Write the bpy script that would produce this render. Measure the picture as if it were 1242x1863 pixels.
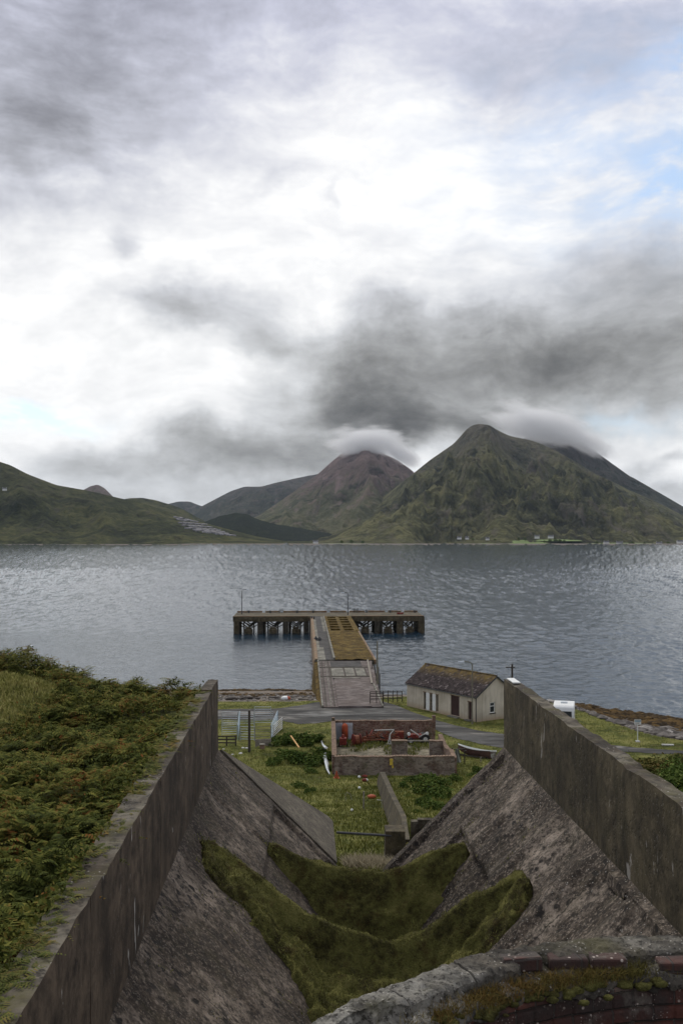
import bpy, math, random
import numpy as np
from mathutils import Vector, noise as mnoise
random.seed(7); rng = np.random.default_rng(7)
PI = math.pi
for o in list(bpy.data.objects): bpy.data.objects.remove(o)
scene = bpy.context.scene
col = scene.collection
# ------------------------------------------------------------------ camera
EYE = 24.0          # metres above the sea
FPX = 1800.0        # focal length in photograph pixels
HORIZON = 975.0
cd = bpy.data.cameras.new('camera'); cam = bpy.data.objects.new('camera', cd); col.objects.link(cam)
cam.location = (0, 0, EYE); cam.rotation_euler = (math.radians(90), 0, 0)
cd.sensor_fit = 'VERTICAL'; cd.sensor_height = 24.0; cd.sensor_width = 36.0
cd.lens = 24.0 * FPX / 1863.0
cd.shift_y = (HORIZON - 931.5) / 1863.0
cd.clip_start = 0.1; cd.clip_end = 60000
scene.camera = cam
# ------------------------------------------------------------------ view
scene.view_settings.view_transform = 'Standard'
scene.view_settings.look = 'None'
scene.view_settings.exposure = 0.12
scene.view_settings.gamma = 1.0
scene.cycles.volume_bounces = 3
# ------------------------------------------------------------------ sun
SUN_EL = math.radians(44); SUN_AZ = math.radians(-14)   # azimuth from +Y towards +X
sl = bpy.data.lights.new('sun', 'SUN'); sun = bpy.data.objects.new('sun', sl); col.objects.link(sun)
sl.energy = 1.5; sl.angle = math.radians(12); sl.color = (1.0, 0.93, 0.82)
sd = Vector((math.sin(SUN_AZ)*math.cos(SUN_EL), math.cos(SUN_AZ)*math.cos(SUN_EL), math.sin(SUN_EL)))
sun.rotation_euler = sd.to_track_quat('Z', 'Y').to_euler()
sun.location = (0, 0, 60)

# ------------------------------------------------------------------ node helpers
class NT:
    def __init__(s, tree): s.t = tree; s.n = tree.nodes; s.l = tree.links
    def put(s, sock, v):
        if isinstance(v, bpy.types.NodeSocket): s.l.new(v, sock)
        elif isinstance(v, (tuple, list)):
            sock.default_value = tuple(v) + ((1.0,) if len(sock.default_value) == 4 and len(v) == 3 else ())
        else:
            try: sock.default_value = v
            except TypeError: sock.default_value = (v, v, v) if len(sock.default_value) == 3 else (v, v, v, 1)
    def m(s, op, a, b=None, c=None, clamp=False):
        n = s.n.new('ShaderNodeMath'); n.operation = op; n.use_clamp = clamp
        s.put(n.inputs[0], a)
        if b is not None: s.put(n.inputs[1], b)
        if c is not None: s.put(n.inputs[2], c)
        return n.outputs[0]
    def vm(s, op, a, b=None, scale=None):
        n = s.n.new('ShaderNodeVectorMath'); n.operation = op
        s.put(n.inputs[0], a)
        if b is not None: s.put(n.inputs[1], b)
        if scale is not None: s.put(n.inputs['Scale'], scale)
        return n.outputs['Value'] if op in ('LENGTH', 'DOT_PRODUCT', 'DISTANCE') else n.outputs[0]
    def noise(s, vec, scale, detail=5, rough=0.55, dist=0.0, out=0):
        n = s.n.new('ShaderNodeTexNoise')
        if vec is not None: s.put(n.inputs['Vector'], vec)
        n.inputs['Scale'].default_value = scale; n.inputs['Detail'].default_value = detail
        n.inputs['Roughness'].default_value = rough; n.inputs['Distortion'].default_value = dist
        return n.outputs[out]
    def voro(s, vec, scale, feature='F1', out='Distance', rand=1.0):
        n = s.n.new('ShaderNodeTexVoronoi'); n.feature = feature
        if vec is not None: s.put(n.inputs['Vector'], vec)
        n.inputs['Scale'].default_value = scale; n.inputs['Randomness'].default_value = rand
        return n.outputs[out]
    def ramp(s, f, stops, interp='LINEAR'):
        n = s.n.new('ShaderNodeValToRGB'); s.put(n.inputs[0], f); cr = n.color_ramp; cr.interpolation = interp
        while len(cr.elements) < len(stops): cr.elements.new(0.5)
        for e, (p, c) in zip(cr.elements, stops):
            e.position = p
            if not isinstance(c, (tuple, list)): c = (c, c, c)
            e.color = tuple(c) + ((1,) if len(c) == 3 else ())
        return n.outputs[0]
    def mix(s, f, a, b, mode='MIX'):
        n = s.n.new('ShaderNodeMix'); n.data_type = 'RGBA'; n.blend_type = mode
        s.put(n.inputs[0], f); s.put(n.inputs[6], a); s.put(n.inputs[7], b)
        return n.outputs[2]
    def mapr(s, v, a, b, c=0.0, d=1.0, smooth=False):
        n = s.n.new('ShaderNodeMapRange'); s.put(n.inputs[0], v)
        n.inputs[1].default_value = a; n.inputs[2].default_value = b; n.inputs[3].default_value = c; n.inputs[4].default_value = d
        if smooth: n.interpolation_type = 'SMOOTHSTEP'
        return n.outputs[0]
    def mapping(s, vec, scale=(1, 1, 1), rot=(0, 0, 0), loc=(0, 0, 0)):
        n = s.n.new('ShaderNodeMapping'); s.put(n.inputs[0], vec)
        n.inputs['Scale'].default_value = scale; n.inputs['Rotation'].default_value = rot; n.inputs['Location'].default_value = loc
        return n.outputs[0]
    def comb(s, x, y, z):
        n = s.n.new('ShaderNodeCombineXYZ')
        for i, v in enumerate((x, y, z)): s.put(n.inputs[i], v)
        return n.outputs[0]
    def sep(s, v):
        n = s.n.new('ShaderNodeSeparateXYZ'); s.put(n.inputs[0], v); return n.outputs
    def pos(s): return s.n.new('ShaderNodeNewGeometry').outputs['Position']
    def obj(s): return s.n.new('ShaderNodeTexCoord').outputs['Object']
    def rnd(s): return s.n.new('ShaderNodeNewGeometry').outputs['Random Per Island']
    def normal(s): return s.n.new('ShaderNodeNewGeometry').outputs['Normal']
    def bump(s, h, strength=0.4, dist=0.05, nrm=None):
        n = s.n.new('ShaderNodeBump'); s.put(n.inputs['Height'], h)
        n.inputs['Strength'].default_value = strength; n.inputs['Distance'].default_value = dist
        if nrm is not None: s.put(n.inputs['Normal'], nrm)
        return n.outputs[0]
MATS = {}
def material(name, fn):
    m = bpy.data.materials.new(name); m.use_nodes = True
    t = NT(m.node_tree); b = t.n['Principled BSDF']
    r = fn(t) or {}
    for k, v in r.items():
        if k == 'Normal': t.l.new(v, b.inputs['Normal'])
        else: t.put(b.inputs[k], v)
    MATS[name] = m
    return m

# ------------------------------------------------------------------ world: sky with cloud layers laid out by direction
world = bpy.data.worlds.new('World'); scene.world = world; world.use_nodes = True
w = NT(world.node_tree)
for n in list(w.n): w.n.remove(n)
sky = w.n.new('ShaderNodeTexSky'); sky.sky_type = 'NISHITA'; sky.sun_disc = False
sky.sun_elevation = SUN_EL; sky.sun_rotation = SUN_AZ; sky.air_density = 1.0; sky.dust_density = 1.0
gd = w.n.new('ShaderNodeTexCoord').outputs['Generated']
x, y, z = w.sep(gd)
az = w.m('ARCTAN2', x, y)
el = w.m('ARCSINE', z)
P0 = w.comb(az, el, 0.0)
wv = w.noise(P0, 4.0, 3, 0.5, out=1)
wv2 = w.noise(P0, 14.0, 4, 0.6, out=1)
d1 = w.vm('SCALE', w.vm('SUBTRACT', wv, (0.5, 0.5, 0.5)), scale=0.15)
d2 = w.vm('SCALE', w.vm('SUBTRACT', wv2, (0.5, 0.5, 0.5)), scale=0.065)
PW = w.vm('ADD', w.vm('ADD', P0, d1), d2)
wx, wy, _ = w.sep(PW)
def sky_px(px, py):
    tx = (px - 621) / FPX; tz = (HORIZON - py) / FPX
    return math.atan(tx), math.atan(tz / math.sqrt(1 + tx*tx))
def blob(px, py, sx, sy, amp, tilt=0.0, p=2.0):
    a, e = sky_px(px, py)
    dx = w.m('SUBTRACT', wx, a); dy = w.m('SUBTRACT', wy, e)
    if tilt:
        dy = w.m('ADD', dy, w.m('MULTIPLY', dx, tilt))
    q = w.m('ADD', w.m('POWER', w.m('ABSOLUTE', w.m('DIVIDE', dx, sx / FPX)), p), w.m('POWER', w.m('ABSOLUTE', w.m('DIVIDE', dy, sy / FPX)), p))
    return w.m('MULTIPLY', w.m('EXPONENT', w.m('MULTIPLY', q, -1.0)), amp)
BLOBS = [  # px, py, sx, sy, density, tilt
    (20, 285, 150, 85, 0.72, 0.0), (120, 160, 330, 190, 0.52, 0.0), (60, 20, 380, 150, 0.35, 0.0),
    (640, 20, 600, 95, 0.36, 0.0), (1120, 60, 260, 130, 0.42, 0.0), (1150, 380, 260, 190, 0.22, 0),
    (350, 575, 120, 42, 0.62, 0.0), (215, 462, 34, 30, 0.36, 0), (490, 625, 90, 24, 0.35, -0.2),
    (500, 325, 60, 18, 0.16, -0.3), (612, 360, 16, 34, 0.2, 0),
    (900, 605, 340, 50, 0.72, 0.02), (1130, 530, 260, 50, 0.36, 0.08), (1060, 675, 330, 55, 0.95, 0.0), (1000, 625, 250, 22, 0.25, 0.04),
    (670, 715, 130, 80, 1.6, 0.0), (735, 775, 55, 50, 0.9, 0), (860, 745, 90, 45, 0.9, 0), (1010, 770, 130, 50, 0.95, -0.1),
    (460, 830, 190, 45, 0.72, 0.0), (300, 820, 200, 45, 0.36, 0), (330, 900, 260, 28, 0.4, 0), (180, 850, 100, 35, 0.3, 0),
    (560, 770, 130, 55, 0.5, 0), (1160, 855, 40, 22, 0.55, 0), (1215, 825, 24, 12, 0.4, 0), (1230, 900, 120, 30, 0.55, 0),
    (1242, 740, 70, 40, 0.3, 0), (570, 840, 90, 30, 0.4, 0), (980, 660, 150, 30, 0.4, 0.05), (900, 120, 300, 60, 0.12, 0), (250, 700, 200, 40, 0.10, 0), (1242, 600, 120, 200, 0.2, 0), (680, 470, 200, 40, 0.1, 0),
]
D = None
for b in BLOBS:
    v = blob(*b); D = v if D is None else w.m('ADD', D, v)
PS = w.mapping(w.vm('ADD', P0, w.vm('SCALE', d1, scale=0.55)), scale=(0.9, 2.6, 1.0))
n1 = w.noise(w.vm('ADD', PS, d2), 5.0, 10, 0.63); n2 = w.noise(w.mapping(PS, scale=(1.0, .75, 1.0), loc=(3.3, 1.7, 0)), 19.0, 10, 0.60)
tex = w.m('ADD', w.m('MULTIPLY', w.m('SUBTRACT', n1, 0.5), 1.5), w.m('MULTIPLY', w.m('SUBTRACT', n2, 0.5), 1.5))
D = w.m('ADD', D, w.m('MULTIPLY', tex, w.m('ADD', 0.27, w.m('MULTIPLY', D, 0.62))))
D = w.m('MAXIMUM', D, -0.12)
# behind the camera the cover is an even grey
back = w.mapr(y, -0.1, 0.45, 1.0, 0.0, True)
D = w.m('ADD', D, w.m('MULTIPLY', back, w.m('ADD', 0.45, w.m('MULTIPLY', tex, 0.5))))
BRI = w.m('MULTIPLY', w.m('EXPONENT', w.m('MULTIPLY', D, -1.0)), 1.0)
tint = w.ramp(w.mapr(D, 0.0, 1.4), [(0.0, (1.0, 1.0, 1.0)), (0.30, (0.965, 0.985, 1.01)), (1.0, (0.99, 1.0, 0.995))])
up = w.mapr(el, 0.18, 0.5, 0.0, 1.0)
tint = w.mix(up, tint, w.mix(w.mapr(D, 0.05, 0.5), (1, 1, 1.0), (0.92, 0.945, 1.13)))
cloud = w.mix(1.0, tint, w.comb(BRI, BRI, BRI), 'MULTIPLY')
cloud10 = w.vm('SCALE', cloud, scale=10.0)
# gaps where the blue shows
gap = w.m('ADD', w.m('ADD', w.m('ADD', blob(1210, 375, 110, 75, 0.8), blob(1225, 110, 70, 45, 0.6)), w.m('ADD', blob(50, 742, 120, 18, 1.3), blob(1120, 755, 110, 25, 0.5))), blob(1080, 230, 230, 170, 0.38))
gap = w.m('MULTIPLY', gap, w.mapr(n2, 0.38, 0.62, 0.25, 1.25))
gap = w.m('MINIMUM', gap, 0.85)
blue = w.vm('ADD', w.vm('SCALE', sky.outputs[0], scale=0.75), (1.6, 2.6, 3.9))
mixed = w.mix(gap, cloud10, blue)
bg = w.n.new('ShaderNodeBackground'); bg.inputs['Strength'].default_value = 0.1
w.l.new(mixed, bg.inputs['Color'])
wo = w.n.new('ShaderNodeOutputWorld'); w.l.new(bg.outputs[0], wo.inputs['Surface'])

# ------------------------------------------------------------------ geometry helpers
def P(px, py, Y):
    return Vector(((px - 621) / FPX * Y, Y, EYE - (py - HORIZON) / FPX * Y))
def G(px, py, z):
    Y = (EYE - z) * FPX / (py - HORIZON); return Vector(((px - 621) / FPX * Y, Y, z))
CA, SA = math.cos(0.0383), math.sin(0.0383)
def hp(u, v, z): return Vector((u*CA - v*SA, u*SA + v*CA, z))      # works / pier frame -> world
def UV(X, Y): return X*CA + Y*SA, -X*SA + Y*CA
def tag(o, label=None, cat=None, group=None, kind=None):
    if label: o['label'] = label
    if cat: o['category'] = cat
    if group: o['group'] = group
    if kind: o['kind'] = kind
    return o
def empty(name, loc, rz=0.0):
    o = bpy.data.objects.new(name, None); col.objects.link(o); o.location = loc; o.rotation_euler = (0, 0, rz)
    o.empty_display_size = 0.3
    return o
def np_mesh(name, verts, faces, mat, parent=None, smooth=False, loc=None):
    """verts (n,3) array; faces (m,k) int array"""
    me = bpy.data.meshes.new(name)
    v = np.asarray(verts, dtype=np.float32); f = np.asarray(faces, dtype=np.int32)
    m, k = f.shape
    me.vertices.add(len(v)); me.vertices.foreach_set('co', v.ravel())
    me.loops.add(m*k); me.loops.foreach_set('vertex_index', f.ravel())
    me.polygons.add(m); me.polygons.foreach_set('loop_start', np.arange(0, m*k, k, dtype=np.int32))
    me.polygons.foreach_set('use_smooth', np.full(m, smooth, dtype=bool))
    me.update(calc_edges=True); me.validate()
    if mat is not None: me.materials.append(MATS[mat] if isinstance(mat, str) else mat)
    o = bpy.data.objects.new(name, me); col.objects.link(o)
    if parent is not None: o.parent = parent
    if loc is not None: o.location = loc
    return o
def grid_mesh(name, X, Y, Z, mat, parent=None, smooth=True):
    n, m = X.shape
    v = np.stack([X.ravel(), Y.ravel(), Z.ravel()], 1)
    i = np.arange(n*m).reshape(n, m)
    f = np.stack([i[:-1, :-1].ravel(), i[:-1, 1:].ravel(), i[1:, 1:].ravel(), i[1:, :-1].ravel()], 1)
    return np_mesh(name, v, f, mat, parent, smooth)
class MB:
    def __init__(s): s.v = []; s.f = []
    def add(s, vs, fs):
        b = len(s.v); s.v += [tuple(x) for x in vs]; s.f += [tuple(b + i for i in f) for f in fs]; return s
    def box(s, x0, y0, z0, x1, y1, z1, fn=None):
        c = [(x0, y0, z0), (x1, y0, z0), (x1, y1, z0), (x0, y1, z0), (x0, y0, z1), (x1, y0, z1), (x1, y1, z1), (x0, y1, z1)]
        if fn: c = [fn(*p) for p in c]
        return s.add(c, [(0, 3, 2, 1), (4, 5, 6, 7), (0, 1, 5, 4), (1, 2, 6, 5), (2, 3, 7, 6), (3, 0, 4, 7)])
    def hexa(s, c):
        return s.add(c, [(0, 3, 2, 1), (4, 5, 6, 7), (0, 1, 5, 4), (1, 2, 6, 5), (2, 3, 7, 6), (3, 0, 4, 7)])
    def bar(s, a, b, wd, ht=None, up=(0, 0, 1)):
        a = Vector(a); b = Vector(b); ht = wd if ht is None else ht
        d = (b - a).normalized(); up = Vector(up)
        if abs(d.dot(up)) > 0.98: up = Vector((0, 1, 0))
        r = d.cross(up).normalized() * wd/2; u = r.cross(d).normalized() * ht/2
        return s.add([a-r-u, a+r-u, b+r-u, b-r-u, a-r+u, a+r+u, b+r+u, b-r+u], [(0, 3, 2, 1), (4, 5, 6, 7), (0, 1, 5, 4), (1, 2, 6, 5), (2, 3, 7, 6), (3, 0, 4, 7)])
    def tube(s, pts, r, n=8, cap=True):
        pts = [Vector(p) for p in pts]; R = r if isinstance(r, (list, tuple)) else [r]*len(pts)
        rings = []
        for i, p in enumerate(pts):
            d = (pts[min(i+1, len(pts)-1)] - pts[max(i-1, 0)]).normalized()
            up = Vector((0, 0, 1)) if abs(d.z) < 0.95 else Vector((0, 1, 0))
            a = d.cross(up).normalized(); b = a.cross(d).normalized()
            rings.append([p + (a*math.cos(2*PI*k/n) + b*math.sin(2*PI*k/n))*R[i] for k in range(n)])
        base = len(s.v)
        for rg in rings: s.v += [tuple(q) for q in rg]
        for i in range(len(pts)-1):
            for k in range(n):
                s.f.append((base+i*n+k, base+i*n+(k+1) % n, base+(i+1)*n+(k+1) % n, base+(i+1)*n+k))
        if cap:
            s.f.append(tuple(base+k for k in range(n))[::-1]); s.f.append(tuple(base+(len(pts)-1)*n+k for k in range(n)))
        return s
    def prism(s, poly, z0, z1, fn=None):
        n = len(poly); c = [(p[0], p[1], z0) for p in poly] + [(p[0], p[1], z1) for p in poly]
        if fn: c = [fn(*p) for p in c]
        return s.add(c, [tuple(range(n))[::-1], tuple(range(n, 2*n))] + [(i, (i+1) % n, n+(i+1) % n, n+i) for i in range(n)])
    def build(s, name, mat, parent=None, smooth=False, bevel=0.0, origin=None):
        me = bpy.data.meshes.new(name)
        vs = s.v if origin is None else [tuple(Vector(v) - Vector(origin)) for v in s.v]
        me.from_pydata(vs, [], s.f); me.update()
        me.materials.append(MATS[mat])
        if smooth: me.polygons.foreach_set('use_smooth', [True]*len(me.polygons))
        o = bpy.data.objects.new(name, me); col.objects.link(o)
        if parent is not None: o.parent = parent
        if origin is not None: o.location = origin
        if bevel:
            md = o.modifiers.new('bevel', 'BEVEL'); md.width = bevel; md.segments = 2; md.limit_method = 'ANGLE'
        return o
def children(o): return [c for c in bpy.data.objects if c.parent is o]
def copy_tree(o, parent=None):
    c = o.copy(); col.objects.link(c)
    if parent is not None: c.parent = parent
    for ch in children(o): copy_tree(ch, c)
    return c
# vectorised fbm value noise
_perm = rng.permutation(512).astype(np.int64)
_val = rng.random(512)
def vnoise(x, y):
    xi = np.floor(x).astype(np.int64); yi = np.floor(y).astype(np.int64); xf = x - xi; yf = y - yi
    u = xf*xf*xf*(xf*(xf*6-15)+10); v = yf*yf*yf*(yf*(yf*6-15)+10)
    h = lambda a, b: _val[_perm[(_perm[a & 511] + b) & 511]]
    return (h(xi, yi)*(1-u) + h(xi+1, yi)*u)*(1-v) + (h(xi, yi+1)*(1-u) + h(xi+1, yi+1)*u)*v
def fbm(x, y, oct=5, gain=0.5):
    s = 0; a = 1; t = 0
    for i in range(oct):
        s = s + a*(vnoise(x*2**i + 17.3*i, y*2**i + 9.1*i) - 0.5); t += a; a *= gain
    return s / t * 2
def ridged(x, y, oct=5, gain=0.5):
    s = 0; a = 1; t = 0
    for i in range(oct):
        s = s + a*(1 - np.abs(2*vnoise(x*2**i + 5.3*i, y*2**i + 3.1*i) - 1)); t += a; a *= gain
    return s / t
def sstep(a, b, x):
    t = np.clip((x - a) / (b - a), 0, 1); return t*t*(3-2*t)
# ------------------------------------------------------------------ materials
def simple(name, c, rough=0.8, metal=0.0, var=0.25, scale=3.0, bump=0.0, bscale=20.0, spec=0.3):
    def fn(t):
        p = t.obj()
        n = t.noise(p, scale, 6, 0.6)
        lo = tuple(v*(1-var) for v in c); hi = tuple(min(1, v*(1+var)) for v in c)
        r = {'Base Color': t.ramp(n, [(0.3, lo), (0.7, hi)]), 'Roughness': rough, 'Metallic': metal, 'Specular IOR Level': spec}
        if bump: r['Normal'] = t.bump(t.noise(p, bscale, 5), bump, 0.02)
        return r
    return material(name, fn)
simple('galvanised', (0.42, 0.46, 0.50), 0.45, 0.6, 0.2)
simple('pale_blue_paint', (0.24, 0.32, 0.38), 0.5, 0.0, 0.15)
simple('dark_wood', (0.05, 0.042, 0.035), 0.9, 0, 0.4, 6)
simple('weathered_wood', (0.20, 0.18, 0.15), 0.9, 0, 0.4, 5)
simple('orange_wood', (0.42, 0.24, 0.08), 0.8, 0, 0.2)
simple('rust', (0.16, 0.055, 0.028), 0.85, 0.1, 0.5, 5, 0.4)
simple('red_paint', (0.15, 0.026, 0.018), 0.8, 0, 0.7, 5)
simple('orange_plastic', (0.30, 0.06, 0.022), 0.7, 0, 0.4)
simple('white_paint', (0.42, 0.42, 0.40), 0.55, 0, 0.12)
simple('bright_white', (0.62, 0.64, 0.63), 0.5, 0, 0.06)
simple('black_rubber', (0.015, 0.015, 0.016), 0.7, 0, 0.3)
simple('dark_metal', (0.05, 0.052, 0.055), 0.55, 0.3, 0.3)
simple('lamp_metal', (0.17, 0.16, 0.12), 0.6, 0.2, 0.3)
simple('yellow_paint', (0.5, 0.36, 0.05), 0.6)
simple('hull_maroon', (0.09, 0.05, 0.045), 0.6, 0, 0.3, 3)
simple('boat_inside', (0.50, 0.54, 0.50), 0.6, 0, 0.2, 3)
simple('door_brown', (0.045, 0.022, 0.02), 0.7, 0, 0.3, 2)
simple('far_white', (0.6, 0.6, 0.58), 0.8)
simple('far_roof', (0.10, 0.10, 0.11), 0.8)
simple('netting', (0.20, 0.21, 0.18), 0.9, 0, 0.3, 10)
simple('plastic_sheet', (0.62, 0.66, 0.70), 0.4, 0, 0.25, 6, 0.5, 8)
simple('turquoise', (0.30, 0.52, 0.52), 0.6)
simple('bark', (0.07, 0.055, 0.04), 0.95)
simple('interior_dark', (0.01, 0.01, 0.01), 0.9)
material('window_glass', lambda t: {'Base Color': (0.03, 0.035, 0.04), 'Roughness': 0.08})
material('rope_blue', lambda t: {'Base Color': (0.06, 0.2, 0.3), 'Roughness': 0.8})

def concrete(name, base=(0.15, 0.135, 0.12), dark=(0.035, 0.03, 0.027), streak=1.0, pits=0.0, lichen=0.5, moss=0.0, light=None, splash=0.0, strips=0.0, fine=0.0):
    warm = (0.76, 0.76, 0.72) if strips else (0.86, 0.85, 0.79); base = tuple(a*b for a, b in zip(base, warm)); light = tuple(a*b for a, b in zip(light, (0.88, 0.90, 0.90))) if light else None
    def fn(t):
        p = t.pos()
        n1 = t.noise(p, 0.55, 6, 0.6, 0.6); n2 = t.noise(p, 3.2, 8, 0.65); n3 = t.noise(p, 22, 5, 0.6)
        lt = light or tuple(v*1.5 for v in base)
        c = t.ramp(n1, [(0.38, tuple(v*0.5 for v in base)), (0.5, base), (0.62, lt)])
        c = t.mix(t.mapr(n2, 0.45, 0.68), c, dark)
        if streak:
            sp = t.mapping(t.vm('ADD', p, t.vm('SCALE', t.noise(p, 0.8, 3, out=1), scale=0.9)), scale=(1.0, 1.0, 0.13))
            s1 = t.noise(sp, 1.9, 7, 0.66); s2 = t.noise(t.mapping(p, scale=(3.5, 3.5, 0.3)), 1.0, 6, 0.65)
            c = t.mix(t.m('MULTIPLY', t.mapr(s1, 0.44, 0.66), 0.55*streak), c, dark)
            mo = t.noise(p, 1.1, 9, 0.7, 0.8); c = t.mix(t.mapr(mo, 0.46, 0.60, 0, 0.75), c, dark); c = t.mix(t.mapr(t.noise(p, 2.1, 8, 0.72), 0.55, 0.68, 0, 0.5), c, lt)
            c = t.mix(t.m('MULTIPLY', t.mapr(s2, 0.52, 0.74), 0.5*streak), c, lt)
        h = t.m('ADD', t.m('MULTIPLY', n2, 0.6), t.m('MULTIPLY', n3, 0.4))
        if strips:
            # form marks and run-off going straight down the slope (no change with height)
            fx, fy, fz = t.sep(p)
            sv = t.m('ADD', t.m('MULTIPLY', fx, -SA), t.m('MULTIPLY', fy, CA))
            q = t.vm('ADD', t.comb(t.m('MULTIPLY', sv, 1.0), t.m('MULTIPLY', fz, 0.5), 0.0), t.vm('SCALE', t.noise(p, 2.6, 4, out=1), scale=0.15))
            s3 = t.noise(q, 1.3, 6, 0.6); s4 = t.noise(q, 5.0, 5, 0.6)
            c = t.mix(t.m('MULTIPLY', t.mapr(s3, 0.44, 0.60), 0.3*strips), c, dark)
            c = t.mix(t.m('MULTIPLY', t.mapr(s4, 0.5, 0.68), 0.25*strips), c, lt)
            bnd = t.noise(t.comb(sv, 0.0, 0.0), 0.75, 5, 0.65); c = t.mix(t.m('MULTIPLY', t.mapr(bnd, 0.46, 0.58), 0.75*min(1, strips)), c, tuple(v*1.6 for v in dark))
            jt = t.m('ABSOLUTE', t.m('SUBTRACT', t.m('FRACT', t.m('ADD', t.m('DIVIDE', sv, 3.55), t.m('MULTIPLY', t.noise(p, 1.5, 4), 0.012))), 0.5)); c = t.mix(t.m('MULTIPLY', t.mapr(jt, 0.0035, 0.008, 1.0, 0.0), 0.85), c, (0.008, 0.007, 0.006))
            jz = t.m('ABSOLUTE', t.m('SUBTRACT', t.m('FRACT', t.m('DIVIDE', fz, 0.86)), 0.5)); c = t.mix(t.m('MULTIPLY', t.mapr(jz, 0.006, 0.014, 1.0, 0.0), t.mapr(t.noise(p, 0.9, 4), 0.45, 0.6, 0, 0.6)), c, (0.012, 0.010, 0.008))
            blk_ = t.noise(p, 4.5, 8, 0.72); c = t.mix(t.m('MULTIPLY', t.mapr(blk_, 0.52, 0.60), 0.8), c, dark)
            gr_ = t.noise(p, 13.0, 8, 0.75); c = t.mix(t.mapr(gr_, 0.53, 0.60, 0, 0.75), c, dark); c = t.mix(t.m('MULTIPLY', t.mapr(gr_, 0.46, 0.40), 0.6), c, lt)
            sv2 = t.voro(p, 16.0); c = t.mix(t.m('MULTIPLY', t.mapr(sv2, 0.13, 0.2, 1, 0), t.m('MULTIPLY', t.mapr(t.noise(p, 1.3, 4, 0.6), 0.50, 0.60), strips)), c, (0.36, 0.32, 0.28))
            h = t.m('ADD', h, t.m('MULTIPLY', blk_, -0.8))
        if pits:
            v = t.voro(t.mapping(t.vm('ADD', p, t.vm('SCALE', t.noise(p, 6, 3, out=1), scale=0.25)), scale=(1, 1, 1)), 4.2)
            m = t.m('MULTIPLY', t.mapr(v, 0.22, 0.36, 1.0, 0.0), t.mapr(t.noise(p, 1.1, 4), 0.42, 0.58))
            c = t.mix(t.m('MULTIPLY', m, pits), c, (0.014, 0.012, 0.011))
            v2 = t.voro(t.mapping(p, scale=(1, 1, 1.0)), 11.0)
            m2 = t.m('MULTIPLY', t.mapr(v2, 0.22, 0.34, 1.0, 0.0), t.mapr(t.noise(p, 2.0, 5, 0.6), 0.47, 0.6))
            c = t.mix(t.m('MULTIPLY', m2, pits), c, (0.016, 0.014, 0.012))
            h = t.m('SUBTRACT', h, t.m('MULTIPLY', t.m('ADD', m, m2), 0.5))
        if fine:
            f1 = t.noise(p, 34, 6, 0.7); c = t.mix(t.mapr(f1, 0.50, 0.62, 0, 0.9), c, dark)
            f2 = t.voro(p, 42.0); c = t.mix(t.m('MULTIPLY', t.mapr(f2, 0.16, 0.26, 1, 0), t.mapr(t.noise(p, 6, 4), 0.46, 0.6)), c, (0.40, 0.38, 0.34))
            c = t.mix(t.mapr(t.noise(p, 5.0, 5, 0.6), 0.5, 0.62, 0, 0.65), c, dark)
            h = t.m('ADD', h, f1)
        if moss:
            gm = t.m('MULTIPLY', t.mapr(t.noise(p, 1.7, 6, 0.65), 0.5, 0.66), moss)
            c = t.mix(gm, c, (0.07, 0.065, 0.02))
        if lichen:
            v = t.voro(p, 11.0); lm = t.m('MULTIPLY', t.mapr(v, 0.10, 0.17, 1.0, 0.0), t.mapr(t.noise(p, 0.9, 4, 0.6), 0.46, 0.62))
            c = t.mix(t.m('MULTIPLY', lm, lichen), c, (0.42, 0.40, 0.36))
        if splash:
            sm = t.mapr(t.noise(t.mapping(p, scale=(4, 4, 1.1)), 1.0, 4, 0.6, 0.5), 0.675, 0.695)
            c = t.mix(t.m('MULTIPLY', sm, splash), c, (0.50, 0.48, 0.45))
        return {'Base Color': c, 'Roughness': 0.92, 'Specular IOR Level': 0.25, 'Normal': t.bump(h, 0.55, 0.03)}
    return material(name, fn)
concrete('wall_concrete', (0.098, 0.074, 0.056), (0.022, 0.016, 0.012), 0.9, 0.0, 0.25, 0.0, splash=0.8)
concrete('wall_concrete_green', (0.092, 0.076, 0.050), (0.022, 0.018, 0.011), 0.9, 0.15, 0.4, 0.15, splash=0.45)
concrete('wall_top', (0.070, 0.056, 0.043), (0.014, 0.012, 0.009), 0.0, 0.7, 0.9, 0.6, light=(0.15, 0.13, 0.10))
concrete('slope_concrete', (0.092, 0.070, 0.054), (0.013, 0.010, 0.008), 0.0, 1.0, 0.4, 0.12, light=(0.25, 0.20, 0.16), strips=0.45)
concrete('slope_concrete_rough', (0.088, 0.068, 0.053), (0.013, 0.010, 0.008), 0.0, 1.0, 1.0, 0.10, light=(0.33, 0.27, 0.22), strips=0.8)
concrete('wing_concrete', (0.135, 0.118, 0.095), (0.055, 0.047, 0.038), 0.0, 0.2, 0.25, 0.0, strips=0.25)
concrete('cap_concrete', (0.125, 0.112, 0.096), (0.022, 0.020, 0.017), 0.0, 0.0, 0.0, 0.5, light=(0.25, 0.235, 0.205), fine=1.0)
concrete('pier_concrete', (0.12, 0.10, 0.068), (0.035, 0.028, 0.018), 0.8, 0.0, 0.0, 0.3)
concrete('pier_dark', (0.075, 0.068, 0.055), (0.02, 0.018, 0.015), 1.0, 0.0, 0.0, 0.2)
concrete('pier_slab', (0.19, 0.185, 0.165), (0.075, 0.072, 0.065), 0.0, 0.0, 0.3, 0.1)
concrete('pier_grey', (0.055, 0.053, 0.055), (0.028, 0.028, 0.028), 0.0, 0.0, 0.1, 0.0)
concrete('ruin_floor', (0.17, 0.15, 0.115), (0.05, 0.05, 0.03), 0.0, 0.0, 0.2, 0.45)
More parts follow.
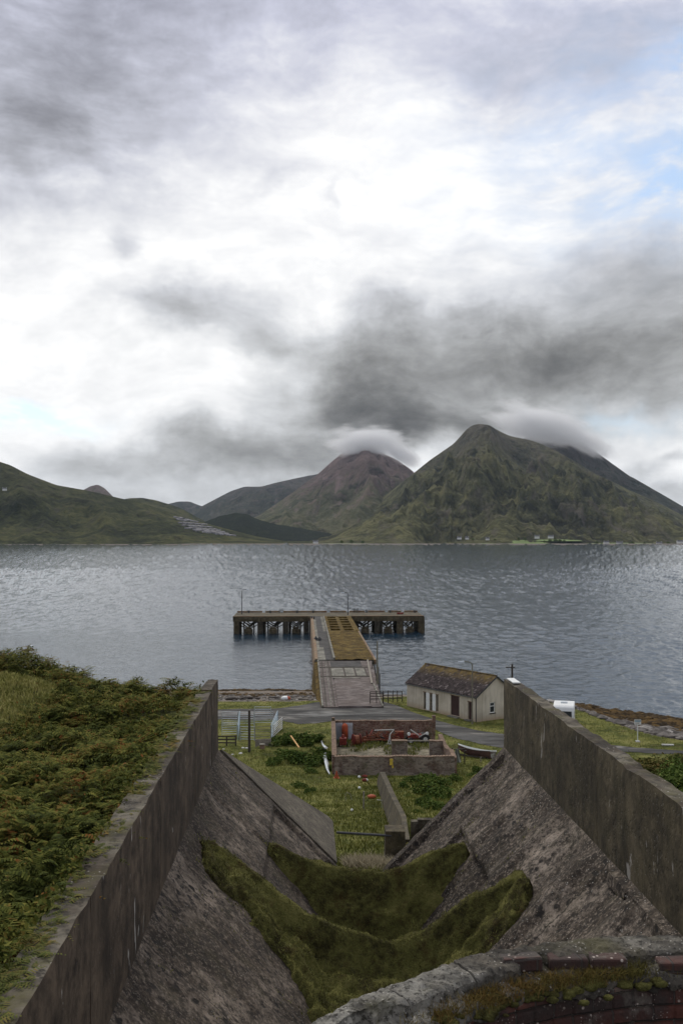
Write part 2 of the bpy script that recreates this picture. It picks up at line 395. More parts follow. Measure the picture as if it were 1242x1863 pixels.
def rust_edge(t):
    p = t.pos(); n = t.noise(p, 0.6, 6, 0.6); n2 = t.noise(p, 4, 5)
    c = t.ramp(n, [(0.35, (0.16, 0.13, 0.085)), (0.5, (0.22, 0.13, 0.055)), (0.62, (0.13, 0.06, 0.03))])
    return {'Base Color': t.mix(t.mapr(n2, 0.45, 0.7), c, (0.05, 0.04, 0.03)), 'Roughness': 0.9}
material('pier_rusty', rust_edge)
def pier_timber(t):
    p = t.pos(); fx, fy, fz = t.sep(p)
    v = t.m('ADD', t.m('MULTIPLY', fx, -SA), t.m('MULTIPLY', fy, CA)); u = t.m('ADD', t.m('MULTIPLY', fx, CA), t.m('MULTIPLY', fy, SA))
    pl = t.m('FRACT', t.m('MULTIPLY', v, 1.9)); gapm = t.mapr(t.m('ABSOLUTE', t.m('SUBTRACT', pl, 0.5)), 0.40, 0.47)
    idx = t.m('FLOOR', t.m('MULTIPLY', v, 1.9))
    n = t.noise(t.comb(t.m('MULTIPLY', u, 0.35), idx, 0.0), 1.7, 3)
    n2 = t.noise(p, 0.35, 5, 0.6)
    c = t.ramp(n, [(0.3, (0.06, 0.048, 0.044)), (0.5, (0.12, 0.10, 0.094)), (0.7, (0.22, 0.195, 0.185))])
    c = t.mix(t.mapr(n2, 0.45, 0.7, 0, 0.7), c, (0.11, 0.085, 0.075))
    tr = t.m('FRACT', t.m('MULTIPLY', u, 0.93))
    c = t.mix(t.m('MULTIPLY', gapm, 0.75), c, (0.035, 0.03, 0.028))
    return {'Base Color': c, 'Roughness': 0.9, 'Specular IOR Level': 0.15, 'Normal': t.bump(t.m('SUBTRACT', n, gapm), 0.5, 0.03)}
material('pier_timber', pier_timber)
def ruin_wall(name, a, b):
    def fn(t):
        p = t.pos()
        v = t.voro(t.mapping(p, scale=(1.0, 1.0, 1.9)), 2.6, 'DISTANCE_TO_EDGE'); cid = t.voro(t.mapping(p, scale=(1.0, 1.0, 1.9)), 2.6, 'F1', 'Color')
        c = t.mix(t.sep(cid)[0], a, b)
        c = t.mix(t.mapr(v, 0.02, 0.08, 0.8, 0.0), c, (0.26, 0.22, 0.18))
        c = t.mix(t.mapr(t.noise(p, 1.2, 6, 0.62), 0.45, 0.68, 0, 0.85), c, (0.07, 0.035, 0.025))
        c = t.mix(t.mapr(t.noise(p, 0.7, 5, 0.6), 0.55, 0.68, 0, 0.6), c, (0.055, 0.06, 0.02))
        return {'Base Color': c, 'Roughness': 0.95, 'Normal': t.bump(v, 0.7, 0.06)}
    return material(name, fn)
ruin_wall('ruin_brick', (0.20, 0.12, 0.085), (0.11, 0.055, 0.04))
ruin_wall('ruin_stone', (0.23, 0.19, 0.15), (0.10, 0.08, 0.065))
simple('ruin_cope', (0.17, 0.115, 0.08), 0.9, 0, 0.4, 2)
def brick(t):
    p = t.obj(); X, Y, Z = t.sep(p)
    a = t.m('MULTIPLY', t.m('ARCTAN2', Y, X), 2.28)
    zz = t.m('ADD', Z, t.m('MULTIPLY', t.m('SUBTRACT', t.noise(p, 2.0, 3), 0.5), 0.03))
    v = t.comb(a, zz, 0.0)
    n = t.n.new('ShaderNodeTexBrick'); t.put(n.inputs['Vector'], v)
    n.inputs['Color1'].default_value = (0.085, 0.026, 0.016, 1); n.inputs['Color2'].default_value = (0.030, 0.015, 0.012, 1); n.inputs['Mortar'].default_value = (0.045, 0.035, 0.028, 1)
    n.inputs['Scale'].default_value = 1.0; n.inputs['Mortar Size'].default_value = 0.007; n.inputs['Brick Width'].default_value = 0.235; n.inputs['Row Height'].default_value = 0.083
    n.inputs['Mortar Smooth'].default_value = 0.6
    c = n.outputs[0]
    c = t.mix(t.mapr(t.noise(p, 5.5, 6, 0.65), 0.42, 0.66, 0, 0.9), c, (0.028, 0.022, 0.019))
    c = t.mix(t.mapr(t.noise(p, 2.3, 6, 0.65), 0.56, 0.66, 0, 0.8), c, (0.17, 0.155, 0.13))
    vv = t.voro(p, 26.0); lm = t.m('MULTIPLY', t.mapr(vv, 0.16, 0.24, 1, 0), t.mapr(t.noise(p, 5, 4, 0.6), 0.5, 0.58))
    c = t.mix(lm, c, (0.36, 0.31, 0.27))
    vv = t.voro(p, 60.0); lm = t.m('MULTIPLY', t.mapr(vv, 0.16, 0.24, 1, 0), t.mapr(t.noise(p, 9, 4, 0.6), 0.52, 0.6))
    c = t.mix(t.m('MULTIPLY', lm, 0.8), c, (0.3, 0.25, 0.22))
    h = t.m('ADD', t.m('MULTIPLY', n.outputs['Fac'], -0.8), t.noise(p, 30, 5, 0.65))
    return {'Base Color': c, 'Roughness': 0.9, 'Normal': t.bump(h, 0.9, 0.012)}
material('kiln_brick', brick)
def grass_ground(name, cols, s=0.35, patch=(0.10, 0.075, 0.03)):
    def fn(t):
        p = t.pos()
        a = t.noise(p, s, 6, 0.6); b = t.noise(p, s*6, 8, 0.7); d = t.noise(p, s*30, 6, 0.7)
        f = t.m('ADD', t.m('ADD', t.m('MULTIPLY', a, 0.5), t.m('MULTIPLY', b, 0.32)), t.m('MULTIPLY', d, 0.18))
        c = t.ramp(f, [(0.38, cols[0]), (0.46, cols[1]), (0.53, cols[2]), (0.62, cols[3])])
        c = t.mix(t.mapr(t.noise(p, s*2.3, 6, 0.65), 0.55, 0.7, 0, 0.7), c, patch)
        return {'Base Color': c, 'Roughness': 0.95, 'Specular IOR Level': 0.1, 'Normal': t.bump(t.m('ADD', b, d), 1.0, 0.22)}
    return material(name, fn)
grass_ground('field_grass', [(0.032, 0.040, 0.010), (0.085, 0.098, 0.022), (0.17, 0.175, 0.045), (0.26, 0.24, 0.085)])
grass_ground('moss_ground', [(0.024, 0.018, 0.010), (0.085, 0.078, 0.027), (0.20, 0.195, 0.058), (0.32, 0.30, 0.10)], 0.9, (0.070, 0.038, 0.016))
grass_ground('bank_ground', [(0.02, 0.022, 0.008), (0.045, 0.05, 0.015), (0.09, 0.10, 0.03), (0.15, 0.14, 0.05)], 0.5, (0.05, 0.035, 0.015))
def leafy(name, stops, trans=0.0):
    def fn(t):
        r = t.rnd(); p = t.pos()
        big = t.noise(p, 1.3, 5, 0.65)
        f = t.m('ADD', t.m('MULTIPLY', r, 0.4), t.mapr(big, 0.33, 0.67, 0.0, 0.6))
        return {'Base Color': t.ramp(f, stops), 'Roughness': 0.95, 'Specular IOR Level': 0.04}
    return material(name, fn)
leafy('bracken_leaf', [(0.0, (0.014, 0.018, 0.005)), (0.3, (0.034, 0.044, 0.010)), (0.5, (0.070, 0.080, 0.017)), (0.66, (0.14, 0.135, 0.03)), (0.78, (0.12, 0.070, 0.020)), (0.95, (0.17, 0.048, 0.014))])
leafy('gorse_leaf', [(0.0, (0.026, 0.044, 0.012)), (0.4, (0.055, 0.088, 0.020)), (0.75, (0.11, 0.145, 0.034)), (1.0, (0.17, 0.17, 0.05))])
leafy('autumn_leaf', [(0.0, (0.03, 0.045, 0.012)), (0.45, (0.09, 0.10, 0.03)), (0.8, (0.16, 0.12, 0.04)), (1.0, (0.20, 0.09, 0.03))])
leafy('grass_blade', [(0.0, (0.045, 0.058, 0.014)), (0.35, (0.095, 0.112, 0.025)), (0.7, (0.20, 0.20, 0.05)), (1.0, (0.34, 0.29, 0.12))])
leafy('moss_blade', [(0.0, (0.034, 0.033, 0.013)), (0.3, (0.085, 0.088, 0.030)), (0.6, (0.20, 0.205, 0.06)), (0.82, (0.31, 0.295, 0.095)), (1.0, (0.19, 0.11, 0.045))])
leafy('dry_grass', [(0.0, (0.16, 0.13, 0.08)), (0.6, (0.30, 0.26, 0.17)), (1.0, (0.42, 0.37, 0.27))])
def tarmac(t):
    p = t.pos(); X, Y, Z = t.sep(p)
    q = t.mapping(p, scale=(0.35, 1.0, 1.0))
    n = t.noise(q, 0.55, 7, 0.62, 0.4); n2 = t.noise(p, 9, 5)
    c = t.ramp(n, [(0.36, (0.016, 0.016, 0.016)), (0.48, (0.034, 0.034, 0.033)), (0.58, (0.060, 0.058, 0.054)), (0.66, (0.17, 0.16, 0.145))])
    c = t.mix(t.mapr(n2, 0.4, 0.7, 0, 0.35), c, (0.04, 0.04, 0.04))
    wet = t.mapr(t.noise(q, 0.33, 5, 0.6), 0.50, 0.60)
    c = t.mix(t.m('MULTIPLY', wet, 0.35), c, (0.02, 0.022, 0.025))
    rough = t.mapr(wet, 0, 1, 0.95, 0.5)
    return {'Base Color': c, 'Roughness': rough, 'Specular IOR Level': 0.22, 'Normal': t.bump(n2, 0.25, 0.02)}
material('tarmac', tarmac)
def shore(t):
    p = t.pos(); n = t.noise(p, 0.35, 6, 0.6); v = t.voro(p, 2.2, 'F1', 'Color'); d = t.voro(p, 2.2)
    c = t.mix(t.sep(v)[0], (0.06, 0.048, 0.038), (0.17, 0.15, 0.13))
    c = t.mix(t.mapr(d, 0.25, 0.6), c, (0.05, 0.04, 0.03))
    c = t.mix(t.mapr(n, 0.46, 0.6, 0, 0.85), c, (0.10, 0.055, 0.02))
    return {'Base Color': c, 'Roughness': 0.8, 'Normal': t.bump(d, 0.8, 0.2)}
material('shore', shore)
def rocks(t):
    r = t.rnd(); n = t.noise(t.pos(), 3, 5)
    c = t.ramp(r, [(0.0, (0.03, 0.026, 0.022)), (0.5, (0.075, 0.063, 0.055)), (0.9, (0.15, 0.135, 0.12)), (1.0, (0.32, 0.30, 0.27))])
    return {'Base Color': t.mix(t.mapr(n, 0.5, 0.7, 0, 0.6), c, (0.05, 0.045, 0.035)), 'Roughness': 0.85}
material('rock', rocks)
def weed(t):
    r = t.rnd(); c = t.ramp(r, [(0.0, (0.018, 0.012, 0.006)), (0.6, (0.052, 0.032, 0.012)), (1.0, (0.11, 0.07, 0.026))])
    return {'Base Color': c, 'Roughness': 0.9, 'Specular IOR Level': 0.08}
material('seaweed', weed)
def slate(t):
    p = t.obj(); v = t.voro(t.mapping(p, scale=(2.2, 3.6, 3.6)), 1.6, 'F1', 'Color', 0.9)
    f = t.sep(v)[0]; n = t.noise(p, 0.7, 6, 0.65)
    c = t.ramp(f, [(0.0, (0.014, 0.011, 0.011)), (0.6, (0.034, 0.026, 0.027)), (0.92, (0.065, 0.052, 0.05)), (1.0, (0.18, 0.155, 0.155))])
    c = t.mix(t.mapr(n, 0.5, 0.7, 0, 0.6), c, (0.05, 0.042, 0.04))
    ridge = t.sep(t.pos())[2]
    m = t.m('MULTIPLY', t.mapr(ridge, 7.0, 7.7), t.mapr(t.noise(p, 1.6, 5, 0.6), 0.35, 0.6))
    c = t.mix(t.m('MULTIPLY', m, 0.8), c, (0.15, 0.105, 0.03))
    return {'Base Color': c, 'Roughness': 0.9, 'Specular IOR Level': 0.1, 'Normal': t.bump(f, 0.5, 0.03)}
material('slate', slate)
def harl(t):
    p = t.pos(); s = t.noise(t.mapping(p, scale=(2.5, 2.5, 0.25)), 1.2, 5, 0.6); n = t.noise(p, 0.5, 5)
    c = t.ramp(n, [(0.35, (0.38, 0.34, 0.27)), (0.65, (0.52, 0.475, 0.39))])
    c = t.mix(t.mapr(s, 0.5, 0.7, 0, 0.45), c, (0.16, 0.14, 0.11))
    zz = t.sep(p)[2]
    c = t.mix(t.m('MULTIPLY', t.mapr(zz, 3.0, 3.7, 1.0, 0.0), t.mapr(n, 0.3, 0.6, 0.3, 0.8)), c, (0.24, 0.15, 0.07))
    return {'Base Color': c, 'Roughness': 0.95, 'Normal': t.bump(t.noise(p, 30, 4), 0.4, 0.02)}
material('harling', harl)
def water(t):
    p = t.pos()
    w2 = t.noise(t.mapping(p, scale=(0.7, 1.0, 1.0)), 1.1, 4, 0.6, 0.3)
    return {'Base Color': (0.014, 0.032, 0.052), 'Roughness': 0.10, 'IOR': 1.333, 'Specular IOR Level': 0.5, 'Normal': t.bump(w2, 1.0, 0.12)}
material('sea', water)
leafy('pasture_blade', [(0.0, (0.13, 0.13, 0.04)), (0.5, (0.26, 0.25, 0.08)), (1.0, (0.40, 0.35, 0.15))])
leafy('tuft_blade', [(0.0, (0.05, 0.05, 0.014)), (0.5, (0.10, 0.085, 0.025)), (1.0, (0.15, 0.085, 0.03))])
def hill(name, low, mid, high, scree, scree_amt=0.5, zmax=500, forest=0.0, s=1.0, streak=True):
    def fn(t):
        p = t.pos(); X, Y, Z = t.sep(p)
        n = t.noise(p, 0.0022*s, 9, 0.62, 0.6); n2 = t.noise(p, 0.012*s, 9, 0.68, 0.4); n3 = t.noise(t.mapping(p, scale=(1, 1, 0.45)), 0.05*s, 7, 0.7)
        f = t.m('ADD', t.m('ADD', t.m('MULTIPLY', n, 0.42), t.m('MULTIPLY', n2, 0.35)), t.m('MULTIPLY', n3, 0.23))
        c = t.ramp(f, [(0.43, low), (0.50, mid), (0.57, high)])
        h = t.m('ADD', t.m('DIVIDE', Z, zmax), t.m('MULTIPLY', t.m('SUBTRACT', n2, 0.5), 1.6))
        c = t.mix(t.mapr(h, 0.35, 0.95, 0, scree_amt, True), c, scree)
        ch = t.noise(t.mapping(p, scale=(0.012*s, 0.003*s, 0.0035*s)), 1.0, 7, 0.65, 0.8)
        c = t.mix(t.m('MULTIPLY', t.mapr(ch, 0.54, 0.70), 0.75), c, tuple(v*1.6+0.008 for v in scree))
        c = t.mix(t.mapr(t.noise(p, 0.006*s, 8, 0.65, 1.0), 0.55, 0.66, 0, 0.7), c, (0.012, 0.013, 0.010))
        return {'Base Color': c, 'Roughness': 1.0, 'Specular IOR Level': 0.05, 'Normal': t.bump(t.m('ADD', n2, t.m('MULTIPLY', n3, 0.35)), 1.0, 150.0/s)}
    return material(name, fn)
hill('hill_moor', (0.035, 0.042, 0.022), (0.078, 0.088, 0.038), (0.15, 0.15, 0.062), (0.060, 0.055, 0.038), 0.3, 300, s=2.0)
hill('hill_main', (0.050, 0.052, 0.032), (0.135, 0.138, 0.068), (0.27, 0.26, 0.12), (0.14, 0.12, 0.10), 0.7, 700)
hill('hill_back', (0.045, 0.055, 0.045), (0.075, 0.082, 0.062), (0.11, 0.112, 0.08), (0.11, 0.092, 0.09), 0.8, 700)
hill('hill_scree', (0.085, 0.095, 0.052), (0.15, 0.155, 0.082), (0.23, 0.21, 0.13), (0.20, 0.142, 0.135), 0.95, 520)
hill('hill_forest', (0.010, 0.015, 0.010), (0.014, 0.022, 0.013), (0.022, 0.032, 0.016), (0.02, 0.025, 0.015), 0.1, 900, s=5)
simple('quarry_rock', (0.17, 0.165, 0.17), 0.95, 0, 0.75, 0.06)
simple('far_green', (0.10, 0.15, 0.035), 0.95, 0, 0.35, 0.02)
simple('far_shore', (0.09, 0.075, 0.06), 0.95, 0, 0.4, 0.05)
# ------------------------------------------------------------------ sea
sx = np.array([-30000, -6000, -1500, -400, 0, 400, 1500, 6000, 30000.]); sy = np.array([90, 200, 500, 1200, 2600, 6000, 20000, 45000.])
XX, YY = np.meshgrid(sx, sy)
tag(grid_mesh('water', XX, YY, XX*0 - 1.5, 'sea', smooth=False), kind='structure')
# the part of the sound in front of the pier with its chop as real waves
iy = np.linspace(1/112., 1/2900., 460); Yw = 1/iy; bw = np.linspace(-0.47, 0.47, 860)
dYp = Yw**2/(EYE*989.0)
ly = np.maximum(2.1, 1.9*dYp); lx = np.maximum(1.6, 2.2*Yw/989.0)
qy = np.concatenate([[0], np.cumsum(np.diff(Yw)/((ly[1:]+ly[:-1])/2))])
BW, YW = np.meshgrid(bw, Yw); XW = BW*YW; QY = np.repeat(qy[:, None], len(bw), 1); LX = np.repeat(lx[:, None], len(bw), 1); LY = np.repeat(ly[:, None], len(bw), 1)
wx_ = XW/LX; warp = 0.8*fbm(wx_*.35 + 11, QY*.35, 3)
hw_ = 0.62*(ridged(wx_*.42 + warp, QY*.75 + warp*.6, 2, .55) - .5) + 0.42*fbm(wx_*.95 + 30, QY*1.25 + warp, 3, .6)
gust = 0.72 + 0.75*np.clip(fbm(XW/90., YW/160. + 3, 4) + .25, 0, 1)
calm = sstep(10, -10, XW)*sstep(262, 235, YW)*0.45 + 0.25*sstep(8, -25, XW)*sstep(420, 255, YW)
HW = hw_*LY*0.085*gust*(1 - calm)*np.interp(YW, [112, 200, 400, 900, 2900], [1.75, 1.55, 1.1, .42, .15])
tag(grid_mesh('water', XW, YW, HW, 'sea', smooth=True), kind='structure')

# ------------------------------------------------------------------ near terrain
GY = [-60, 26, 30, 34, 40, 60, 80, 88, 97, 400]; GZ_ = [-12.5, -12.0, -10.5, -11.4, -12.9, -16.9, -20.2, -20.85, -21, -21]
RW_Y = [34.5, 36, 45, 60, 80, 84]; RW_X = [2.1, 2.28, 2.7, 2.95, 3.07, 3.1]
def grass_edge(X): return np.interp(X, [-400, -30, 0, 6, 20, 27, 29, 30.5, 32.5, 36, 60, 120, 400], [124, 125, 126, 129, 131, 124, 118, 111, 105, 100, 92, 80, 60])
def water_edge(X): return np.interp(X, [-400, -30, 0, 6, 20, 33, 44, 60, 120, 400], [152, 154, 154, 150, 146, 140, 129, 119, 104, 80])
def ground_z(X, Y):
    X = np.asarray(X, float); Y = np.asarray(Y, float)
    z = np.interp(Y, GY, GZ_)
    rx = np.interp(Y, RW_Y, RW_X)
    st = sstep(45, 45.6, Y) * (1 - sstep(76, 84, Y)) * sstep(0.0, 0.4, X - rx - 0.05)
    z = z + 0.95*st
    # hummocks in the rough field
    f = sstep(34, 42, Y) * (1 - sstep(84, 95, Y))
    z = z + f*(0.35*fbm(X/6, Y/6, 3) + 0.12*fbm(X/1.3, Y/1.3, 3)) * (1 - 0.7*np.exp(-((X-2)/3)**2))
    # the ground rises behind the right hand wall
    z = z + 3.0*sstep(18, 34, X)*sstep(95, 70, Y)*sstep(20, 60, Y)
    z = z + 2.2*sstep(-10, -30, X)*sstep(100, 80, Y)
    ge = grass_edge(X); we = water_edge(X)
    tt = np.clip((Y - ge) / (we - ge), 0, 2.5)
    z = np.where(Y > ge, -21 - 3.0*tt + 0.18*fbm(X/2.2, Y/2.2, 4)*np.minimum(1, tt*5), z)
    return EYE + z
gx = np.concatenate([[-400, -250, -150, -100, -75], np.arange(-60, -20, 1.5), np.arange(-20, 40, 0.45), np.arange(40, 80, 1.5), [90, 120, 180, 260, 400]])
gy = np.concatenate([[-80, -40, 0, 10, 20], np.arange(26, 132, 0.45), np.arange(132, 175, 0.9)])
XX, YY = np.meshgrid(gx, gy); ZZ = ground_z(XX, YY)
def split_by(mask_name): pass
# grass part and shore part are two sheets meeting at the grass edge
n, m = XX.shape; idx = np.arange(n*m).reshape(n, m)
F = np.stack([idx[:-1, :-1].ravel(), idx[:-1, 1:].ravel(), idx[1:, 1:].ravel(), idx[1:, :-1].ravel()], 1)
V = np.stack([XX.ravel(), YY.ravel(), ZZ.ravel()], 1)
fc = V[F].mean(1)
isshore = fc[:, 1] > grass_edge(fc[:, 0]) + 0.8*fbm(fc[:, 0]/3, fc[:, 1]/3, 3)
def submesh(name, V, F, mat):
    u, inv = np.unique(F, return_inverse=True)
    return np_mesh(name, V[u], inv.reshape(F.shape), mat, smooth=True)
tag(submesh('ground', V, F[~isshore], 'field_grass'), kind='structure')
tag(submesh('beach', V, F[isshore], 'shore'), kind='structure')
def gz(X, Y): return float(ground_z(X, Y))

# road sheet (4 cm proud of flat ground)
top_e = [(180, 1296), (300, 1293), (400, 1291), (500, 1289), (545, 1284), (575, 1278), (600, 1276.5), (650, 1276), (697, 1277), (720, 1283), (750, 1296), (790, 1309), (830, 1321), (870, 1329), (918, 1336), (1000, 1345), (1060, 1351), (1130, 1358), (1180, 1362), (1242, 1366.5), (1400, 1374), (1700, 1384)]
bot_e = [(180, 1312), (300, 1310), (400, 1309), (500, 1310), (545, 1318), (575, 1317), (600, 1313), (650, 1312), (697, 1312), (740, 1314), (780, 1322), (800, 1332), (830, 1344), (870, 1353), (918, 1362), (1000, 1366), (1060, 1368), (1130, 1368.5), (1180, 1370.5), (1242, 1374.5), (1400, 1382), (1700, 1391)]
TA = []; BA = []
for (a, b) in zip(top_e, bot_e):
    p = G(a[0], a[1], 3.0); q = G(b[0], b[1], 3.0)
    TA.append((p.x, p.y)); BA.append((q.x, q.y))
TA = np.array(TA); BA = np.array(BA); ts = np.linspace(0, len(TA)-1, 160)
TA = np.stack([np.interp(ts, range(len(TA)), TA[:, k]) for k in (0, 1)], 1); BA = np.stack([np.interp(ts, range(len(BA)), BA[:, k]) for k in (0, 1)], 1)
TA[:, 1] += 0.35*fbm(TA[:, 0]/1.2, TA[:, 1]*0, 4); BA[:, 1] += 0.45*fbm(BA[:, 0]/1.2, BA[:, 1]*0+7, 4)
ss = np.linspace(0, 1, 14)
RX = TA[:, 0][None, :]*(1-ss[:, None]) + BA[:, 0][None, :]*ss[:, None]; RY = TA[:, 1][None, :]*(1-ss[:, None]) + BA[:, 1][None, :]*ss[:, None]
RZ = np.maximum(3.03, ground_z(RX, RY) + 0.03)
tag(grid_mesh('road', RX[::-1], RY[::-1], RZ[::-1], 'tarmac'), kind='structure')

# ------------------------------------------------------------------ far land: hills across the sound
def hill_mesh(name, sil, Yr, Y0, mat, Yb=None, nx=260, ny=90, base=0.0, rough=1.0, power=1.15, kind='structure', seed=0.0, rs=0.0018, rim=0.5):
    """a hill with crest line given as bearings, standing between its foot at Y0 and its crest at Yr"""
    sil = np.array(sil, float)
    bx = (sil[:, 0] - 621) / FPX; bz = EYE + (HORIZON - sil[:, 1]) / FPX * Yr
    b = np.linspace(bx[0], bx[-1], nx); zr = np.interp(b, bx, bz)
    k = np.ones(5)/5; zr = np.convolve(np.pad(zr, 2, 'edge'), k, 'valid')
    Yb = Yb or Yr + (Yr - Y0)*0.6
    t = np.linspace(0, 1, ny); tb = np.linspace(0, 1, 14)[1:]
    B = []; Yv = []; Z = []
    for ti in t:
        Yt = Y0 + (Yr - Y0)*ti
        X = b*Yt
        w_ = np.clip(zr - base, 0, None)
        prof = ti**power
        amp = np.minimum(zr*0.34, 170)*rough*np.sin(PI*min(1, ti*0.97+0.0))*1.0
        r = (ridged(b*Yr*rs + seed, np.full_like(X, Yt*rs*0.42 + seed*2), 6, 0.55) - 0.62)
        rr = (fbm(X*rs*1.7 + seed, np.full_like(X, Yt*rs*1.7), 6, 0.55))
        z = base + w_*prof + amp*(1.9*r + 0.5*rr) + amp*0.22*(ridged(b*Yr*rs*6 + seed, np.full_like(X, Yt*rs*2.2 + seed), 4, 0.6) - 0.62)
        cap = EYE + (zr - EYE) * Yt / Yr - (1-ti)*2.0          # never above the line of the crest
        z = np.minimum(z, cap*0.995)
        if ti == 0: z = np.full_like(z, -3.0 + base)
        z = np.maximum(z, -3.0 + base + ti*8)
        Z.append(z); B.append(X); Yv.append(np.full_like(X, Yt))
    edge = Z[-1].copy()
    edge += zr*0.008*rim*fbm(b*60 + seed, b*0, 4)
    Z[-1] = edge
    for ti in tb:
        Yt = Yr + (Yb - Yr)*ti; Z.append(edge*(1-ti)**1.2 - 3*ti); B.append(b*Yr + 0*b); Yv.append(np.full_like(b, Yt))
    o = grid_mesh(name, np.array(B), np.array(Yv), np.array(Z), mat)
    tag(o, kind=kind); return o
hill_mesh('hills', [(-300, 760), (-120, 790), (0, 838), (20, 846), (51, 862), (103, 882), (155, 891), (206, 903), (258, 914), (309, 932), (361, 948), (412, 962), (464, 975), (520, 985), (600, 990)], 3500, 2680, 'hill_moor', seed=3.1, rs=0.003, rough=0.8)
hill_mesh('hills', [(130, 960), (200, 915), (232, 906), (258, 905), (285, 910), (330, 924), (370, 946), (420, 975)], 5200, 4300, 'hill_moor', seed=8.1, nx=120, ny=50)
hill_mesh('hills', [(120, 905), (150, 892), (165, 884), (178, 881), (190, 887), (205, 902), (230, 925)], 8200, 7200, 'hill_scree', seed=1.1, nx=80, ny=40)
hill_mesh('hills', [(250, 925), (300, 918), (325, 912), (345, 912), (360, 918), (372, 922), (400, 935)], 11000, 9500, 'hill_back', seed=5.1, nx=80, ny=40)
hill_mesh('hills', [(330, 940), (365, 922), (395, 906), (420, 893), (445, 885), (475, 885), (500, 878), (545, 868), (580, 861), (640, 850), (720, 860), (800, 900)], 9800, 6900, 'hill_back', seed=6.3, nx=200, ny=70)
hill_mesh('hills', [(380, 968), (430, 955), (470, 938), (500, 918), (540, 890), (575, 862), (600, 841), (622, 824), (645, 812), (660, 806), (680, 813), (700, 826), (722, 836), (745, 852), (775, 878), (820, 915), (900, 960)], 7400, 4300, 'hill_scree', seed=2.2, nx=260, ny=110, rough=1.0)
hill_mesh('hills', [(820, 930), (880, 850), (930, 805), (965, 792), (1000, 786), (1040, 792), (1070, 812), (1109, 840), (1140, 862), (1164, 876), (1219, 908), (1260, 932), (1330, 960), (1420, 985)], 6500, 5400, 'hill_back', seed=9.4, nx=220, ny=80)
hill_mesh('hills', [(480, 990), (560, 978), (610, 964), (650, 938), (680, 915), (720, 886), (750, 862), (782, 836), (823, 808), (836, 794), (847, 781), (858, 773), (870, 770), (889, 772), (902, 780), (917, 788), (930, 793), (946, 796), (975, 803), (1016, 822), (1050, 842), (1082, 861), (1130, 884), (1164, 899), (1200, 916), (1241, 938), (1300, 956), (1400, 975), (1500, 985)], 5700, 2760, 'hill_main', seed=4.7, nx=640, ny=280, rough=1.35, power=1.22, rs=0.0021)
hill_mesh('wooded_ridge', [(340, 975), (370, 950), (400, 940), (430, 934), (450, 935), (470, 945), (500, 953), (560, 963), (610, 972), (660, 982), (700, 988)], 4300, 3600, 'hill_forest', seed=7.7, nx=160, ny=40, rough=0.5, rim=6)

# low strip of shore and crofts fields under the mountain
def far_pt(px, py, Y): p = P(px, py, Y); return (p.x, p.y, p.z)
rr = []
bx = (np.linspace(-250, 1500, 240) - 621)/FPX
for (Yt, zt) in ((2640, -1.0), (2690, 1.5), (2730, 3.0), (2765, 2.5)):
    rr.append((bx*Yt, np.full_like(bx, Yt + 0.0) + 14*fbm(bx*60, bx*0, 3), np.full_like(bx, zt)))
tag(grid_mesh('far_shore', np.array([r[0] for r in rr]), np.array([r[1] for r in rr]), np.array([r[2] for r in rr]), 'far_shore'), kind='structure')
def hillz(Y, py): return EYE + (HORIZON - py)/FPX*Y
for (x0, x1, ya, yb, Yd, Yd2) in ((868, 1000, 989.5, 983.5, 2765, 2860), (1060, 1200, 990, 987.5, 2765, 2860), (930, 1060, 984.5, 981, 2850, 2960), (560, 700, 990.2, 988.3, 2765, 2860)):
    b_ = (np.linspace(x0, x1, 30) - 621)/FPX; t_ = np.linspace(0, 1, 6)[:, None]
    YY_ = Yd + (Yd2-Yd)*t_ + 0*b_; edge = np.abs(np.sin(np.linspace(0, PI, 30)))**0.4
    ZZ_ = EYE + (HORIZON - (ya + (yb-ya)*t_*edge))/FPX*YY_
    tag(grid_mesh('far_meadow', b_*YY_, YY_, ZZ_, 'far_green'), kind='structure')

